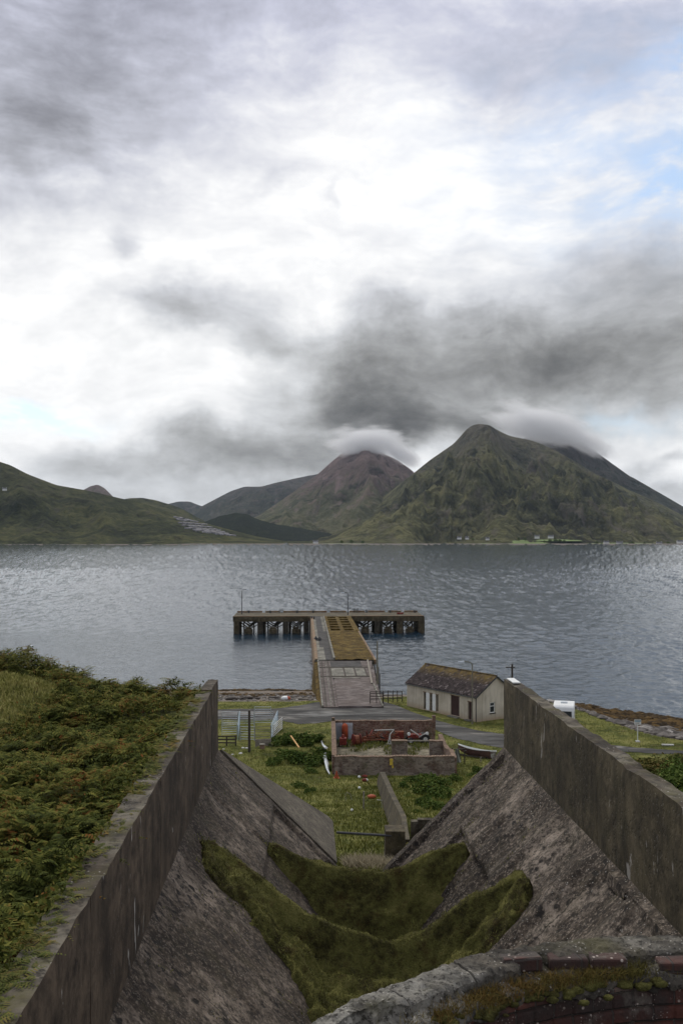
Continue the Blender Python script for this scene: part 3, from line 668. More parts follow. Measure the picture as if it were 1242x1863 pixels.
# quarry terraces on the left hillside
q = empty('quarry', P(365, 972, 2950)); tag(q, 'pale grey stepped quarry cut into the left hillside above the water', 'quarry')
qi = q.location
from mathutils.bvhtree import BVHTree
H1 = [o for o in bpy.data.objects if o.name == 'hills'][0]
bvh = BVHTree.FromPolygons([v.co for v in H1.data.vertices], [tuple(p.vertices) for p in H1.data.polygons])
def on_hill(px, py):
    h = bvh.ray_cast(Vector((0, 0, EYE)), Vector(((px-621)/FPX, 1, -(py-HORIZON)/FPX)).normalized())
    return h[0] if h[0] is not None else P(px, py, 3000)
QB = [(316, 941, 344, 945), (320, 945, 362, 950), (324, 951, 378, 955), (330, 956, 388, 960), (336, 961, 402, 964.5), (350, 965, 410, 968), (368, 968.5, 418, 971.5), (392, 972, 430, 974.5)]
for (x0, ya, x1, yb) in QB:
    ks = 22; vs = []; fs = []; xs = np.linspace(x0, x1, ks); ph = random.random()*9
    for j, xx in enumerate(xs):
        e_ = math.sin(PI*j/(ks-1))**0.35 if 0 < j < ks-1 else 0.15
        yc = ya + (yb-ya)*(j/(ks-1)) + 1.0*mnoise.noise(Vector((xx*.11, ph, 0))); hh_ = (1.9 + 1.6*mnoise.noise(Vector((xx*.23, ph, 3))))*e_
        lo_ = on_hill(xx, yc + hh_*.5); hi_ = on_hill(xx, yc - hh_*.5); nn_ = Vector((0, -1, 0))
        vs += [lo_ + Vector((0, -5, -2)) - qi, Vector((lo_.x, lo_.y - 4 + 5*mnoise.noise(Vector((xx*.5, ph, 7))), (hi_.z+lo_.z)/2 + 2)) - qi, Vector((hi_.x, lo_.y + (hi_.y-lo_.y)*.4 - 4, hi_.z + 2.5)) - qi, hi_ + Vector((0, 6, 1.0)) - qi]
    for j in range(ks-1):
        a = j*4
        for e in range(3): fs.append((a+e, a+4+e, a+5+e, a+1+e))
    MB().add(vs, fs).build('terrace', 'quarry_rock', q)

# far cottages
def cottage(px, py, Y, wd, h, label, twin=False, chim=2, name='cottage'):
    base = P(px, py, Y); e = empty(name, base, random.uniform(-.25, .25))
    mb = MB()
    def house(x, d, w_, h_, dep):
        mb.box(x-w_/2, d-dep/2, -1.5, x+w_/2, d+dep/2, h_)
        mb.add([(x-w_/2, d-dep/2, h_), (x-w_/2, d+dep/2, h_), (x-w_/2, d, h_+dep*0.42)], [(0, 1, 2)])
        mb.add([(x+w_/2, d-dep/2, h_), (x+w_/2, d+dep/2, h_), (x+w_/2, d, h_+dep*0.42)], [(0, 2, 1)])
    house(0, 0, wd, h, 7.0); mb.build('wall', 'far_white', e)
    r = MB(); hh = 7.0
    for s in (-1, 1):
        a = [(-wd/2-.3, s*(hh/2+.4), h-.25), (wd/2+.3, s*(hh/2+.4), h-.25), (wd/2+.3, 0, h+hh*0.42+.25), (-wd/2-.3, 0, h+hh*0.42+.25)]
        r.add(a + [(p[0], p[1], p[2]+.3) for p in a], [(0, 1, 2, 3), (7, 6, 5, 4), (0, 4, 5, 1), (1, 5, 6, 2), (2, 6, 7, 3), (3, 7, 4, 0)])
    ro = r.build('roof', 'far_roof', e)
    for i in range(chim):
        x = (-wd/2+.6, wd/2-.6)[i]; c = MB(); c.box(x-.5, -.5, h+hh*.4-.6, x+.5, .5, h+hh*.42+1.6); c.build('chimney', 'far_white', ro)
    tag(e, label, 'cottage', 'white cottages on the far shore'); return e
GRP = [(835, 980.5, 2850, 12, 4, 'white cottage leftmost of the far shore cottages under the big mountain'),
       (849, 980.5, 2850, 9, 3.5, 'small white cottage just right of the leftmost cottage on the far shore'),
       (886, 982.0, 2830, 10, 3.5, 'low white cottage at the left end of the far green meadow'),
       (976, 979.0, 2880, 14, 5, 'bright white cottage above the far green meadow below the mountain'),
       (1001, 978.5, 2880, 16, 4, 'long white cottage beside the dark trees above the far meadow'),
       (1102, 990.0, 2730, 14, 5.5, 'white cottage at the waterline left of the two-window shore houses'),
       (1126, 990.5, 2730, 17, 5, 'wide white house at the waterline, second of the right hand shore row'),
       (1198, 991.0, 2730, 15, 4.5, 'low white cottage at the waterline near the right edge'),
       (1236, 991.0, 2730, 17, 9, 'tall white house with big gable at the right edge of the far shore'),
       (9, 892, 3200, 13, 5, 'lone white cottage high on the left hillside'),
       (574, 988, 2760, 14, 4, 'small pale shed on the far shore right of the quarry')]
for (px, py, Y, wd, h, lab) in GRP: cottage(px, py, Y, wd, h, lab)

# leaf cloud used by shrubs and trees
def leaf_cloud(n, rad, seed, size=0.1, flat=0.75, lumps=9, zlift=0.45):
    r = np.random.default_rng(seed)
    cen = r.normal(size=(lumps, 3)); cen /= np.linalg.norm(cen, axis=1)[:, None]; cen *= (r.random((lumps, 1))**0.5)*0.62
    cr = 0.30 + 0.28*r.random(lumps)
    k = r.integers(0, lumps, n); d = r.normal(size=(n, 3)); d /= np.linalg.norm(d, axis=1)[:, None]
    rr_ = cr[k]*(0.55 + 0.5*r.random(n)**0.6)
    p = cen[k] + d*rr_[:, None]
    p[:, 2] = p[:, 2]*flat + zlift
    p = p*rad; p[:, 2] = np.maximum(p[:, 2], 0.02)
    a = r.normal(size=(n, 3)) + d*0.5; a /= np.linalg.norm(a, axis=1)[:, None]
    b = np.cross(a, r.normal(size=(n, 3))); b /= np.linalg.norm(b, axis=1)[:, None]
    s = size*(0.6 + 0.9*r.random(n))[:, None]
    V = np.stack([p - a*s*0.5, p + b*s*0.32, p + a*s*0.5, p - b*s*0.32], 1).reshape(-1, 3)
    return V, np.arange(4*n).reshape(n, 4)
# dark trees near the far cottages
v0, f0 = leaf_cloud(900, 1.0, 5, 0.13, 1.0, 10, 0.9)
tree_me = None
TREES = [(955, 983, 2840, 6), (943, 982, 2840, 5), (1010, 986.5, 2800, 8), (1018, 986.5, 2800, 7), (1000, 986.5, 2800, 7), (1026, 987, 2800, 6), (990, 987, 2800, 5), (1085, 990, 2745, 6), (1145, 991, 2745, 5), (1150, 991, 2745, 7), (1172, 991.5, 2745, 6), (900, 984, 2830, 5), (860, 983, 2840, 5), (1215, 991, 2745, 7), (640, 988, 2770, 7), (622, 988, 2770, 6), (660, 988.5, 2770, 6)]
TL = ['dark tree left of the meadow cottage on the far shore', 'smaller dark tree, leftmost of the pair above the far meadow', 'tall dark tree in the far clump right of the green meadow', 'round dark tree, right part of the far clump by the meadow', 'dark tree at the left part of the clump by the far meadow', 'low dark tree ending the far clump on the right', 'low dark tree starting the far clump on the left', 'dark tree left of the first waterline cottage', 'small dark tree right of the wide waterline house', 'taller dark tree behind the small one right of the wide waterline house', 'dark tree between the wide house and the low cottage at the waterline', 'small dark tree by the low cottage at the meadow end', 'small dark tree right of the two leftmost far cottages', 'dark tree left of the tall gabled house at the right edge', 'dark tree on the far shore at the foot of the mountain, middle of three', 'dark tree on the far shore left of its two neighbours under the mountain', 'dark tree on the far shore right of its two neighbours under the mountain']
crown_me = None
for (px, py, Y, s), lab in zip(TREES, TL):
    e = empty('tree', P(px, py + 0.6, Y)); e.scale = (s*1.25, s*1.25, s)
    tag(e, lab, 'tree', 'trees on the far shore')
    if crown_me is None:
        c = np_mesh('crown', v0, f0, 'gorse_leaf', e); crown_me = c.data
        tr = MB().tube([(0, 0, -.3), (0.02, 0, .5), (0, 0, 1.0)], [.09, .06, .03], 6).build('trunk', 'bark', e); trunk_me = tr.data
    else:
        for nm, me in (('crown', crown_me), ('trunk', trunk_me)):
            o = bpy.data.objects.new(nm, me); col.objects.link(o); o.parent = e
# cloud caps lying on the two summits
def cloud_mat(name, dens, sc, soft=0.25):
    m = bpy.data.materials.new(name); m.use_nodes = True; t = NT(m.node_tree)
    for n_ in list(t.n): t.n.remove(n_)
    p = t.obj(); pw = t.vm('ADD', p, t.vm('SCALE', t.vm('SUBTRACT', t.noise(p, 2.0, 3, out=1), (0.5,)*3), scale=0.55))
    r = t.vm('LENGTH', pw); nz = t.noise(t.mapping(p, scale=(1, 1, 1.6)), sc, 6, 0.6)
    f = t.m('ADD', t.m('SUBTRACT', 1.0, r), t.m('MULTIPLY', t.m('SUBTRACT', nz, 0.5), 1.1))
    d = t.m('MULTIPLY', t.mapr(f, 0.12, 0.12+soft, 0, 1, True), dens)
    v = t.n.new('ShaderNodeVolumePrincipled'); v.inputs['Color'].default_value = (0.86, 0.87, 0.89, 1); t.l.new(d, v.inputs['Density'])
    v.inputs['Anisotropy'].default_value = 0.3
    o = t.n.new('ShaderNodeOutputMaterial'); t.l.new(v.outputs[0], o.inputs['Volume']); MATS[name] = m; return m
cloud_mat('cloud_vapour', 0.012, 1.6, 0.6)
def cloud(px, py, Y, rx, ry, rz, tilt=0.0):
    import bmesh
    bm = bmesh.new(); bmesh.ops.create_icosphere(bm, subdivisions=4, radius=1.15); me = bpy.data.meshes.new('cloud'); bm.to_mesh(me); bm.free()
    me.materials.append(MATS['cloud_vapour']); o = bpy.data.objects.new('cloud', me); col.objects.link(o)
    o.location = P(px, py, Y); o.scale = (rx, ry, rz); o.rotation_euler = (0, tilt, 0); tag(o, kind='structure'); return o
cloud(985, 772, 6120, 430, 330, 150, 0.22)
cloud(1065, 802, 6250, 260, 250, 85, 0.5)
cloud(668, 803, 7150, 380, 330, 150, 0.0)
cloud(735, 826, 7000, 190, 200, 90, 0.6)
# ------------------------------------------------------------------ the ore hoppers: two long walls, sloping sides, mossy cross ridges
UL, UR = -2.57, 6.10
ZT, ZB = EYE - 4.37, EYE - 6.45
TL_, TR_ = 0.40, 0.34
VF = 30.0
# left wall: cast in lengths with open joints between them
lw = empty('concrete_wall', hp(UL - .2, 20, ZB)); tag(lw, 'long weathered grey concrete wall between the bracken bank and the sloping hopper side', 'wall', 'parallel hopper walls')
li = lw.location
def wall_panel(parent, v0, v1, u_in, th, sgn, mat, name, ztop, zbot, seed, step=0.22, capmat='wall_top'):
    """panel with slightly uneven faces; th away from the trench in direction sgn"""
    nv = max(3, int((v1-v0)/step)); nz = 12
    vv = np.linspace(v0, v1, nv); zz = np.linspace(zbot, ztop, nz)
    V_, Z_ = np.meshgrid(vv, zz)
    U_ = u_in + 0.012*fbm(V_*1.3 + seed, Z_*1.3, 4) - sgn*0.0
    U_[-1] += sgn*0.02*np.abs(fbm(vv*2.3+seed, vv*0, 4))
    Z_[-1] += 0.03*fbm(vv*1.9 + seed, vv*0, 4) - 0.10*np.clip(fbm(vv*3.1 + seed*2, vv*0+5, 5) - .22, 0, .5)
    # top surface rows
    to = np.linspace(0, 1, 6)[1:]
    Ut = np.array([U_[-1] + sgn*th*t for t in to]); Vt = np.array([vv]*5); Zt = np.array([Z_[-1] + 0.03*fbm(vv*3 + seed, vv*0 + t*4, 4) for t in to])
    if sgn: Ut[-1] += sgn*0.03*fbm(vv*2.5, vv*0+seed, 4)
    back = np.array([Ut[-1]]), np.array([vv]), np.array([np.full(nv, zbot)])
    o = None
    for (U2, V2, Z2, nm, mt) in ((U_, V_, Z_, name, mat), (np.vstack([U_[-1:], Ut]), np.vstack([V_[-1:], Vt]), np.vstack([Z_[-1:], Zt]), 'coping', capmat), (np.vstack([Ut[-1:], back[0]]), np.vstack([vv[None], back[1]]), np.vstack([Zt[-1:], back[2]]), 'back', mat)):
        pass
    U2 = np.vstack([U_, Ut, back[0]]); V2 = np.vstack([V_, Vt, back[1]]); Z2 = np.vstack([Z_, Zt, back[2]])
    n_, m_ = U2.shape
    pts = np.stack([(U2*CA - V2*SA).ravel(), (U2*SA + V2*CA).ravel(), Z2.ravel()], 1) - np.array(li if parent is lw else parent.location)
    ii = np.arange(n_*m_).reshape(n_, m_)
    q = np.stack([ii[:-1, :-1].ravel(), ii[:-1, 1:].ravel(), ii[1:, 1:].ravel(), ii[1:, :-1].ravel()], 1)
    if sgn < 0: pass
    else: q = q[:, ::-1]
    me = bpy.data.meshes.new(name)
    ends = [tuple(ii[:, 0]), tuple(ii[:, -1][::-1])]
    if sgn > 0: ends = [e[::-1] for e in ends]
    me.from_pydata([tuple(p) for p in pts], [], [tuple(r) for r in q] + ends)
    me.materials.append(MATS[mat]); me.materials.append(MATS[capmat])
    row = np.repeat(np.arange(n_-1), m_-1)
    mi = np.where((row >= nz-1) & (row < nz+4), 1, 0).tolist() + [0, 0]
    me.polygons.foreach_set('material_index', mi)
    me.update()
    o = bpy.data.objects.new(name, me); col.objects.link(o); o.parent = parent
    return o
cuts = [1.5, 6.2, 12.1, 18.0, 23.7, 27.9, VF - 0.02]
for i in range(len(cuts)-1):
    wall_panel(lw, cuts[i], cuts[i+1] - 0.035, UL, TL_ + (0.0 if i < 5 else -0.1), -1, 'wall_concrete', 'wall_panel', ZT + (0.0 if i < 5 else 0.05), ZB - 0.6, i*7.7)
rw = empty('concrete_wall', hp(UR + .2, 20, ZB)); tag(rw, 'long greenish stained concrete wall on the right side of the hoppers, beside the shed', 'wall', 'parallel hopper walls')
cuts = [1.5, 8.3, 14.6, 20.4, 26.2, VF + 0.0]
for i in range(len(cuts)-1):
    wall_panel(rw, cuts[i], cuts[i+1] - 0.02, UR, TR_, 1, 'wall_concrete_green', 'wall_panel', ZT, ZB - 0.6, 50 + i*5.1)

# sloping sides
BRK = EYE - 8.1
def slope_side(left, v0, v1, step, mat, name):
    nv = int((v1-v0)/step); ns = int(4.4/step)
    vv = np.linspace(v0, v1, nv); s = np.linspace(-0.05, 4.3, ns)
    S, V_ = np.meshgrid(s, vv)
    z = ZB - 0.96*S - 0.06*np.maximum(0, S-1.72)
    off = np.zeros_like(S)
    if left:
        off -= 0.13*sstep(1.70, 1.74, S)*sstep(29.75, 29.6, V_)*sstep(22.0, 25.0, V_)
        off -= 0.05*sstep(25.9, 25.85, V_)
        off += 0.05*sstep(18.3, 18.25, V_) - 0.06*sstep(13.3, 13.2, V_)
    else:
        off -= 0.16*sstep(27.55, 27.62, V_)
        off += 0.16*sstep(29.55, 29.62, V_)
        off -= 0.24*sstep(1.72, 1.80, S)*sstep(22.5, 23.5, V_)*sstep(27.6, 27.5, V_)
        for vc, wd, am in ((25.6, .25, .08), (24.1, .5, -.09), (22.9, .2, .10), (21.3, .5, -.10), (20.2, .25, .10), (18.9, .6, -.12), (17.5, .3, .10), (15.8, .7, -.1), (14.1, .3, .08), (12.6, .5, -.09), (11, .4, .08)):
            off += am*np.exp(-((V_-vc)/wd)**4)
    k = 0.5 if left else 1.0
    off += k*0.045*fbm(V_*0.9, S*0.5+3, 4) + 0.025*fbm(V_*2.6+5, S*2.0, 4) + k*0.04*np.minimum(0, fbm(V_*5, S*5+9, 3)*1.6)
    off *= sstep(0.0, 0.30, S); n45 = 0.707
    Uo = (UL + S) if left else (UR - S)
    U2 = Uo + (n45 if left else -n45)*off; Z2 = z + n45*off
    X = U2*CA - V_*SA; Y = U2*SA + V_*CA
    if not left: X, Y, Z2 = X[:, ::-1], Y[:, ::-1], Z2[:, ::-1]
    return grid_mesh(name, X, Y, Z2, mat)
ls = slope_side(True, 3.0, VF, 0.065, 'slope_concrete', 'hopper_slope'); tag(ls, 'grey pitted concrete slope falling from the left wall into the trench', 'slope')
rs_ = slope_side(False, 3.0, VF, 0.065, 'slope_concrete_rough', 'hopper_slope'); tag(rs_, 'rough ribbed concrete slope falling from the right wall, speckled with lichen', 'slope')
# end faces and kerbs
wg = empty('wing_slab', hp(0, 31, EYE-9)); tag(wg, 'smooth triangular concrete wing slab at the far end of the left slope', 'slab')
wo_ = wg.location
def sp(u, v, lift=0.0):  # point on the left slope plane
    s = u - UL; return hp(u + lift*0.707, v, ZB - 0.96*s - 0.06*max(0, s-1.72) + lift*0.707) - wo_
poly = [(UL+.03, 30.02), (0.98, 30.02), (0.98, 34.35), (0.80, 34.42)]
mb = MB(); th = 0.30
top = [sp(u, v, 0.07) for u, v in poly]; bot = [sp(u, v, -th) for u, v in poly]; n_ = len(poly)
mb.add(top + bot, [tuple(range(n_)), tuple(range(2*n_-1, n_-1, -1))] + [(i, n_+i, n_+(i+1) % n_, (i+1) % n_) for i in range(n_)])
mb.build('slab', 'wing_concrete', wg, bevel=0.02)
mb = MB(); a = [sp(UL+.03, 30.0, -th-.02), sp(0.98, 30.0, -th-.02), sp(0.98, 34.3, -th-.02)]; b = [p + Vector((0, 0, -3.0)) for p in a]
mb.add(a+b, [(0, 2, 1), (3, 4, 5), (0, 1, 4, 3), (1, 2, 5, 4), (2, 0, 3, 5)]); mb.build('base', 'wing_concrete', wg)
# kerb between right wall and slope, near part
mb = MB(); vs = np.linspace(9, 19.0, 40)
for i in range(39):
    if i in (12, 13, 25): continue
    j = 0.02*random.random()
    mb.hexa([hp(UR-.24+j, vs[i], ZB-.30), hp(UR-.0, vs[i], ZB-.1), hp(UR-.0, vs[i+1], ZB-.1), hp(UR-.24+j, vs[i+1], ZB-.3), hp(UR-.20+j, vs[i], ZB-.07), hp(UR-.01, vs[i], ZB-.03), hp(UR-.01, vs[i+1], ZB-.03), hp(UR-.20+j, vs[i+1], ZB-.07)])
mb.build('kerb', 'slope_concrete_rough', rw); bpy.data.objects['kerb'].location = -rw.location

# mossy fill: two sagging ridges across the trench, hollows between
def c1(u): # crest at v=26
    return EYE + np.interp(u, [-1.35, -0.95, -0.7, 0.1, 0.9, 1.9, 2.7, 3.3, 3.9, 4.25, 4.6], [-8.75, -8.08, -8.10, -8.45, -8.68, -8.80, -8.66, -8.40, -8.20, -8.12, -8.9])
def c2(u): # crest at v=22
    return EYE + np.interp(u, [-2.6, -2.3, -1.95, -1.3, -0.7, 0.0, 1.1, 2.0, 2.8, 3.7, 4.6, 5.0, 5.4, 5.7], [-7.6, -6.75, -6.78, -7.3, -7.75, -8.3, -8.85, -9.13, -8.87, -8.1, -7.62, -7.6, -8.0, -8.6])
U_, V_ = np.meshgrid(np.arange(-2.7, 6.1, 0.05), np.arange(4.0, 31.6, 0.05))
def moss_z(U_, V_):
    n = fbm(U_*0.9, V_*0.9, 5); n2 = fbm(U_*2.2+4, V_*4.2, 4); n3 = fbm(U_*7, V_*7, 3)
    vc1 = 26.0 + 0.12*n; vc2 = 22.0 + 0.25*fbm(U_*0.7+9, U_*0, 3) + 0.25*np.exp(-((U_-2.0)/0.9)**2)
    side = np.abs(U_ - 1.8)/3.5
    def ridge(c, vc, near, far, wtop=0.10):
        d = V_ - vc
        drop = np.where(d < 0, np.maximum(0, -d-wtop)*near, np.maximum(0, d-wtop)*far)
        led = 0.055*np.sin(drop*7.5 + 3*n + U_)*np.minimum(1, drop*2)
        return c - drop + led
    r1 = ridge(c1(U_), vc1, 1.05 + 0.9*side, 2.2); r2 = ridge(c2(U_), vc2, 0.85 + 1.0*side, 1.5 - 0.35*np.exp(-((U_-1.8)/1.5)**2))
    # moss bulges on the near flank of the second ridge
    fl = EYE - 10.25 + 0.10*n
    fl = np.where(V_ < 21, EYE - 9.75 + 0.25*sstep(16, 20.5, V_) + 0.5*np.abs(U_-1.9)**1.3*0.18, fl)
    fl = np.where(V_ > 27.5, np.interp(V_, [27.5, 30, 31.6], [EYE-10.2, EYE-10.25, EYE-10.95]), fl)
    k = 6.0
    z = np.log(np.exp(k*(r1-EYE)) + np.exp(k*(r2-EYE)) + np.exp(k*(fl-EYE)))/k + EYE
    # cushions where the ridges run up on to the concrete sides
    s_h = ZB - 0.96*np.where(U_ < 1.77, U_-UL, UR-U_) - 0.06*np.maximum(0, np.where(U_ < 1.77, U_-UL, UR-U_)-1.72)
    vn = np.interp(U_, [-2.3, -1.9, -1.26, -.57, 0.0, 0.6, 3.0, 3.4, 4.0, 4.7, 5.0], [20.9, 20.4, 20.2, 19.7, 18.8, 17.5, 17.8, 19.2, 19.9, 20.2, 20.8]) + 0.18*n
    rag = fbm(U_*2.4, V_*2.4, 5)
    vn = vn + .85*rag
    T_ = sstep(-.15, .8, V_ - vn)*sstep(22.55, 22.1, V_)*sstep(-2.45, -2.1, U_)*sstep(5.25, 4.85, U_)
    cush = s_h - .75 + 0.91*T_ + 0.06*n + .17*rag
    z = np.maximum(z, cush)
    away = 1 - np.exp(-np.minimum(np.abs(V_-vc1), np.abs(V_-vc2))*3)
    z = z + (0.13*n + 0.13*np.minimum(0.15, n2) + 0.04*n3 + .12*rag)*(0.30+away)
    return z
Zm = moss_z(U_, V_)
XX, YY = U_*CA - V_*SA, U_*SA + V_*CA
tag(grid_mesh('moss', XX, YY, Zm, 'moss_ground'), kind='stuff')
def slope_h(U, V):
    s = np.where(U < 1.77, U - UL, UR - U); return ZB - 0.96*s - 0.06*np.maximum(0, s-1.72)

# channel walls, block and bar beyond the hoppers
blk = MB()
for (x0, x1, y0, y1, zt) in ((1.55, 2.25, 34.9, 35.7, EYE-10.42),):
    blk.hexa([Vector((x0-.03, y0-.05, zt-2)), Vector((x1, y0-.05, zt-2)), Vector((x1, y1, zt-2)), Vector((x0-.03, y1, zt-2)), Vector((x0, y0, zt)), Vector((x1, y0+.05, zt-.02)), Vector((x1, y1, zt)), Vector((x0, y1, zt))])
tag(blk.build('concrete_block', 'wall_concrete_green', bevel=0.02, origin=(1.9, 35.3, EYE-11.5)), 'squat concrete block at the near end of the small retaining wall, holding the steel bar', 'block')
barp = MB().tube([P(612, 1514.5, 34.6), P(712, 1520.5, 34.95)], 0.045, 8)
tag(barp.build('steel_bar', 'dark_metal', origin=(0.8, 34.8, EYE-10.4)), 'thin dark steel bar spanning the grassy channel beyond the moss ridges', 'bar')
# small retaining wall running away to the ruin
rt = MB(); ys = np.linspace(35.7, 82, 60)
for i in range(59):
    c = []
    for Yv in (ys[i], ys[i+1]):
        g = float(np.interp(Yv, GY, GZ_)) + EYE; x = float(np.interp(Yv, RW_Y, RW_X)); hgt = float(np.interp(Yv, [35, 38, 45, 70, 80, 82], [0.85, 0.95, 1.15, 1.2, 1.15, 0.6]))
        w_ = float(np.interp(Yv, [35, 45, 80], [0.20, 0.24, 0.40])); bt = float(np.interp(Yv, [36, 48, 80], [0.35, 0.5, 0.25]))
        c.append([Vector((x-bt, Yv, g-.3)), Vector((x+w_, Yv, g-.3)), Vector((x+w_, Yv, g+hgt)), Vector((x, Yv, g+hgt))])
    a, b = c
    rt.add(a+b, [(0, 3, 7, 4), (3, 2, 6, 7), (1, 5, 6, 2)] + ([(0, 1, 2, 3)] if i == 0 else []) + ([(7, 6, 5, 4)] if i == 58 else []))
tag(rt.build('retaining_wall', 'wall_concrete_green', origin=(2.9, 55, EYE-16)), 'narrow battered retaining wall running from the concrete block to the roofless ruin', 'wall')
rt = MB(); xs = np.linspace(3.15, 9.0, 20)
for i in range(19):
    z = EYE - 12.88; j = random.uniform(-.06, .06)
    rt.box(xs[i], 44.75+j, z-1.8, xs[i+1]-.01, 45.1+j, z+random.uniform(-.05, .05))
tag(rt.build('retaining_wall', 'wall_top', origin=(5, 45, EYE-13.5)), 'low mossy wall end crossing the grass to the right of the narrow retaining wall', 'wall')

# ------------------------------------------------------------------ curved kiln parapet in the foreground
KC = Vector((1.95, 3.03, EYE-2.25))
kl = empty('kiln_parapet', KC); tag(kl, 'curved red brick parapet with broken concrete capping in the foreground', 'parapet')
A = np.concatenate([np.linspace(0, .6, 30)[:-1], np.linspace(.6, 2.7, 720)[:-1], np.linspace(2.7, 2*PI, 70)])
def ring(name, prof, mat, ns, amp):
    # prof: list of (r, z); loft with noise
    pr = np.array(prof); L = np.concatenate([[0], np.cumsum(np.hypot(np.diff(pr[:, 0]), np.diff(pr[:, 1])))])
    s = np.linspace(0, L[-1], ns); r = np.interp(s, L, pr[:, 0]); z = np.interp(s, L, pr[:, 1])
    AA, SS = np.meshgrid(A, s); R = np.interp(SS, L, pr[:, 0]); Z = np.interp(SS, L, pr[:, 1])
    ca, sa = np.cos(AA)*3.0, np.sin(AA)*3.0
    nz = fbm(ca*3+SS*4, sa*3-SS*3, 5); nf = fbm(ca*11+SS*9, sa*11+SS*12, 4)
    return AA, SS, R, Z, nz, nf
R0 = 2.58
AA, SS, R, Z, nz, nf = ring('cap', [(R0+.02, -1.6), (R0+.02, -0.35), (R0+.02, -0.04), (R0+.01, -.004), (R0-.03, 0.0), (R0-.16, -0.012), (R0-.185, -0.03), (R0-.19, -0.12), (R0-.17, -0.13)], 'cap', 190, 0)
# the inner edge of the capping has broken away in places
brk = np.clip(fbm(np.cos(AA)*5+2, np.sin(AA)*5, 5)*1.3 + 0.03, 0, 0.4)
inner = sstep(R0-.06, R0-.18, R)
slab = np.floor(AA*2.6/0.62 + .35*np.sin(AA*9)); jn = np.abs(((AA*2.6/0.62 + .35*np.sin(AA*9)) % 1) - .5)*2; jn = sstep(.975, 1.0, jn); Z = Z + (.022*(_val[(slab.astype(int)*37) % 512]-.5) - .03*jn)*sstep(-.2, -.02, Z)
R = R + inner*brk*0.30 + 0.012*nf*inner + 0.006*nz
Z = Z + (0.016*nz + 0.013*nf + 0.012*fbm(np.cos(AA)*60, np.sin(AA)*60 + R*20, 3))*sstep(-.3, 0, Z) - inner*brk*0.02
grid_mesh('capping', R*np.cos(AA), R*np.sin(AA), Z, 'cap_concrete', kl, smooth=False)
AA, SS, R, Z, nz, nf = ring('bed', [(R0-.03, -0.07), (R0-.20, -0.075), (R0-.27, -0.085), (R0-.315, -0.10), (R0-.33, -.13), (R0-.33, -0.16)], 'x', 60, 0)
Z = Z + 0.030*nz + 0.018*nf + .02*np.round(2*fbm(np.cos(AA)*30, np.sin(AA)*30 + R*9, 3))/2; R = R + .02*nf + .02*nz
grid_mesh('mortar_bed', R*np.cos(AA), R*np.sin(AA), Z, 'cap_concrete', kl, smooth=False)
AA, SS, R, Z, nz, nf = ring('brick', [(R0-.16, -0.115), (R0-.30, -0.125), (R0-.325, -0.14), (R0-.33, -0.7), (R0-.33, -1.6)], 'x', 160, 0)
row = ((Z + 2.0)/0.083) % 1.0; rowi = np.floor((Z+2.0)/0.083)
colp = ((AA*2.28/0.235 + 0.5*(rowi % 2)) % 1.0)
mort = np.maximum(sstep(0.10, 0.0, np.minimum(row, 1-row)), sstep(0.04, 0.0, np.minimum(colp, 1-colp)))
R = R + 0.012*mort + 0.006*nz + 0.004*nf + 0.01*(_val[(rowi.astype(int)*31 + np.floor(AA*2.28/0.235 + 0.5*(rowi % 2)).astype(int)) % 512]-.5)
grid_mesh('brickwork', R*np.cos(AA), R*np.sin(AA), Z, 'kiln_brick', kl)
MB().tube([(0, 0, -1.75), (0, 0, -1.62)], R0-.05, 48).build('floor', 'cap_concrete', kl)
# loose red bricks left standing on the bed
for (px, py, Yd, ln, rot) in ((945, 1750, 5.30, .22, .16), (1030, 1748, 5.35, .21, 0.08), (1103, 1750, 5.36, .2, 0.03), (1228, 1756, 5.35, .2, -.02), (893, 1776, 5.22, .2, .2)):
    p = P(px, py, Yd) - KC; mb = MB()
    c_, s_ = math.cos(rot), math.sin(rot)
    mb.box(-ln/2, -.055, -.035, ln/2, .055, .035, fn=lambda x, y, z: (p.x + x*c_ - y*s_, p.y + x*s_ + y*c_, p.z + z + random.uniform(-.006, .006)))
    mb.build('brick', 'kiln_brick', kl, bevel=0.012)

# ------------------------------------------------------------------ banks outside the walls
def bank_edge(u): return np.interp(u, [-60, -30, -20, -14, -11, -8.5, -6, -4.2, -3], [30, 31, 34, 36.5, 36.0, 34.2, 31.6, 29.6, 28.6])
def bank_z(U, V):
    e = bank_edge(U)
    zt = EYE + np.interp(U, [-60, -20, -12, -9.5, -6, -4, -2.9], [-6.5, -5.6, -5.0, -4.72, -4.95, -4.85, -4.72]) + 0.10*fbm(U*.5, V*.5, 4)
    zt = zt + 0.35*np.exp(-((U+9.3)/2.2)**2 - ((V-30)/3.0)**2) - 0.25*np.exp(-((U+8)/3)**2 - ((V-20)/5)**2)
    d = np.maximum(0, V - e)
    return zt - np.where(d > 0, 0.12*d + 0.75*np.maximum(0, d-0.8), 0)
uu = np.concatenate([np.arange(-60, -20, 1.0), np.arange(-20, -2.95, 0.2), [-2.92]]); vv = np.concatenate([np.arange(-10, 5, 1), np.arange(5, 40, 0.2), np.arange(40, 62, 1.)])
U_, V_ = np.meshgrid(uu, vv)
Zb = bank_z(U_, V_)
tag(grid_mesh('hillside', U_*CA - V_*SA, U_*SA + V_*CA, Zb, 'bank_ground'), kind='structure')
uu = np.concatenate([[6.42], np.arange(6.6, 20, 0.4), np.arange(20, 60, 2.)]); U_, V_ = np.meshgrid(uu, np.concatenate([np.arange(-10, 10, 2), np.arange(10, 60, 0.5)]))
Zr_ = EYE - 5.6 - 0.55*np.maximum(0, U_-7.2) - 0.62*np.maximum(0, V_-14) + 0.15*fbm(U_*.4, V_*.4, 4)
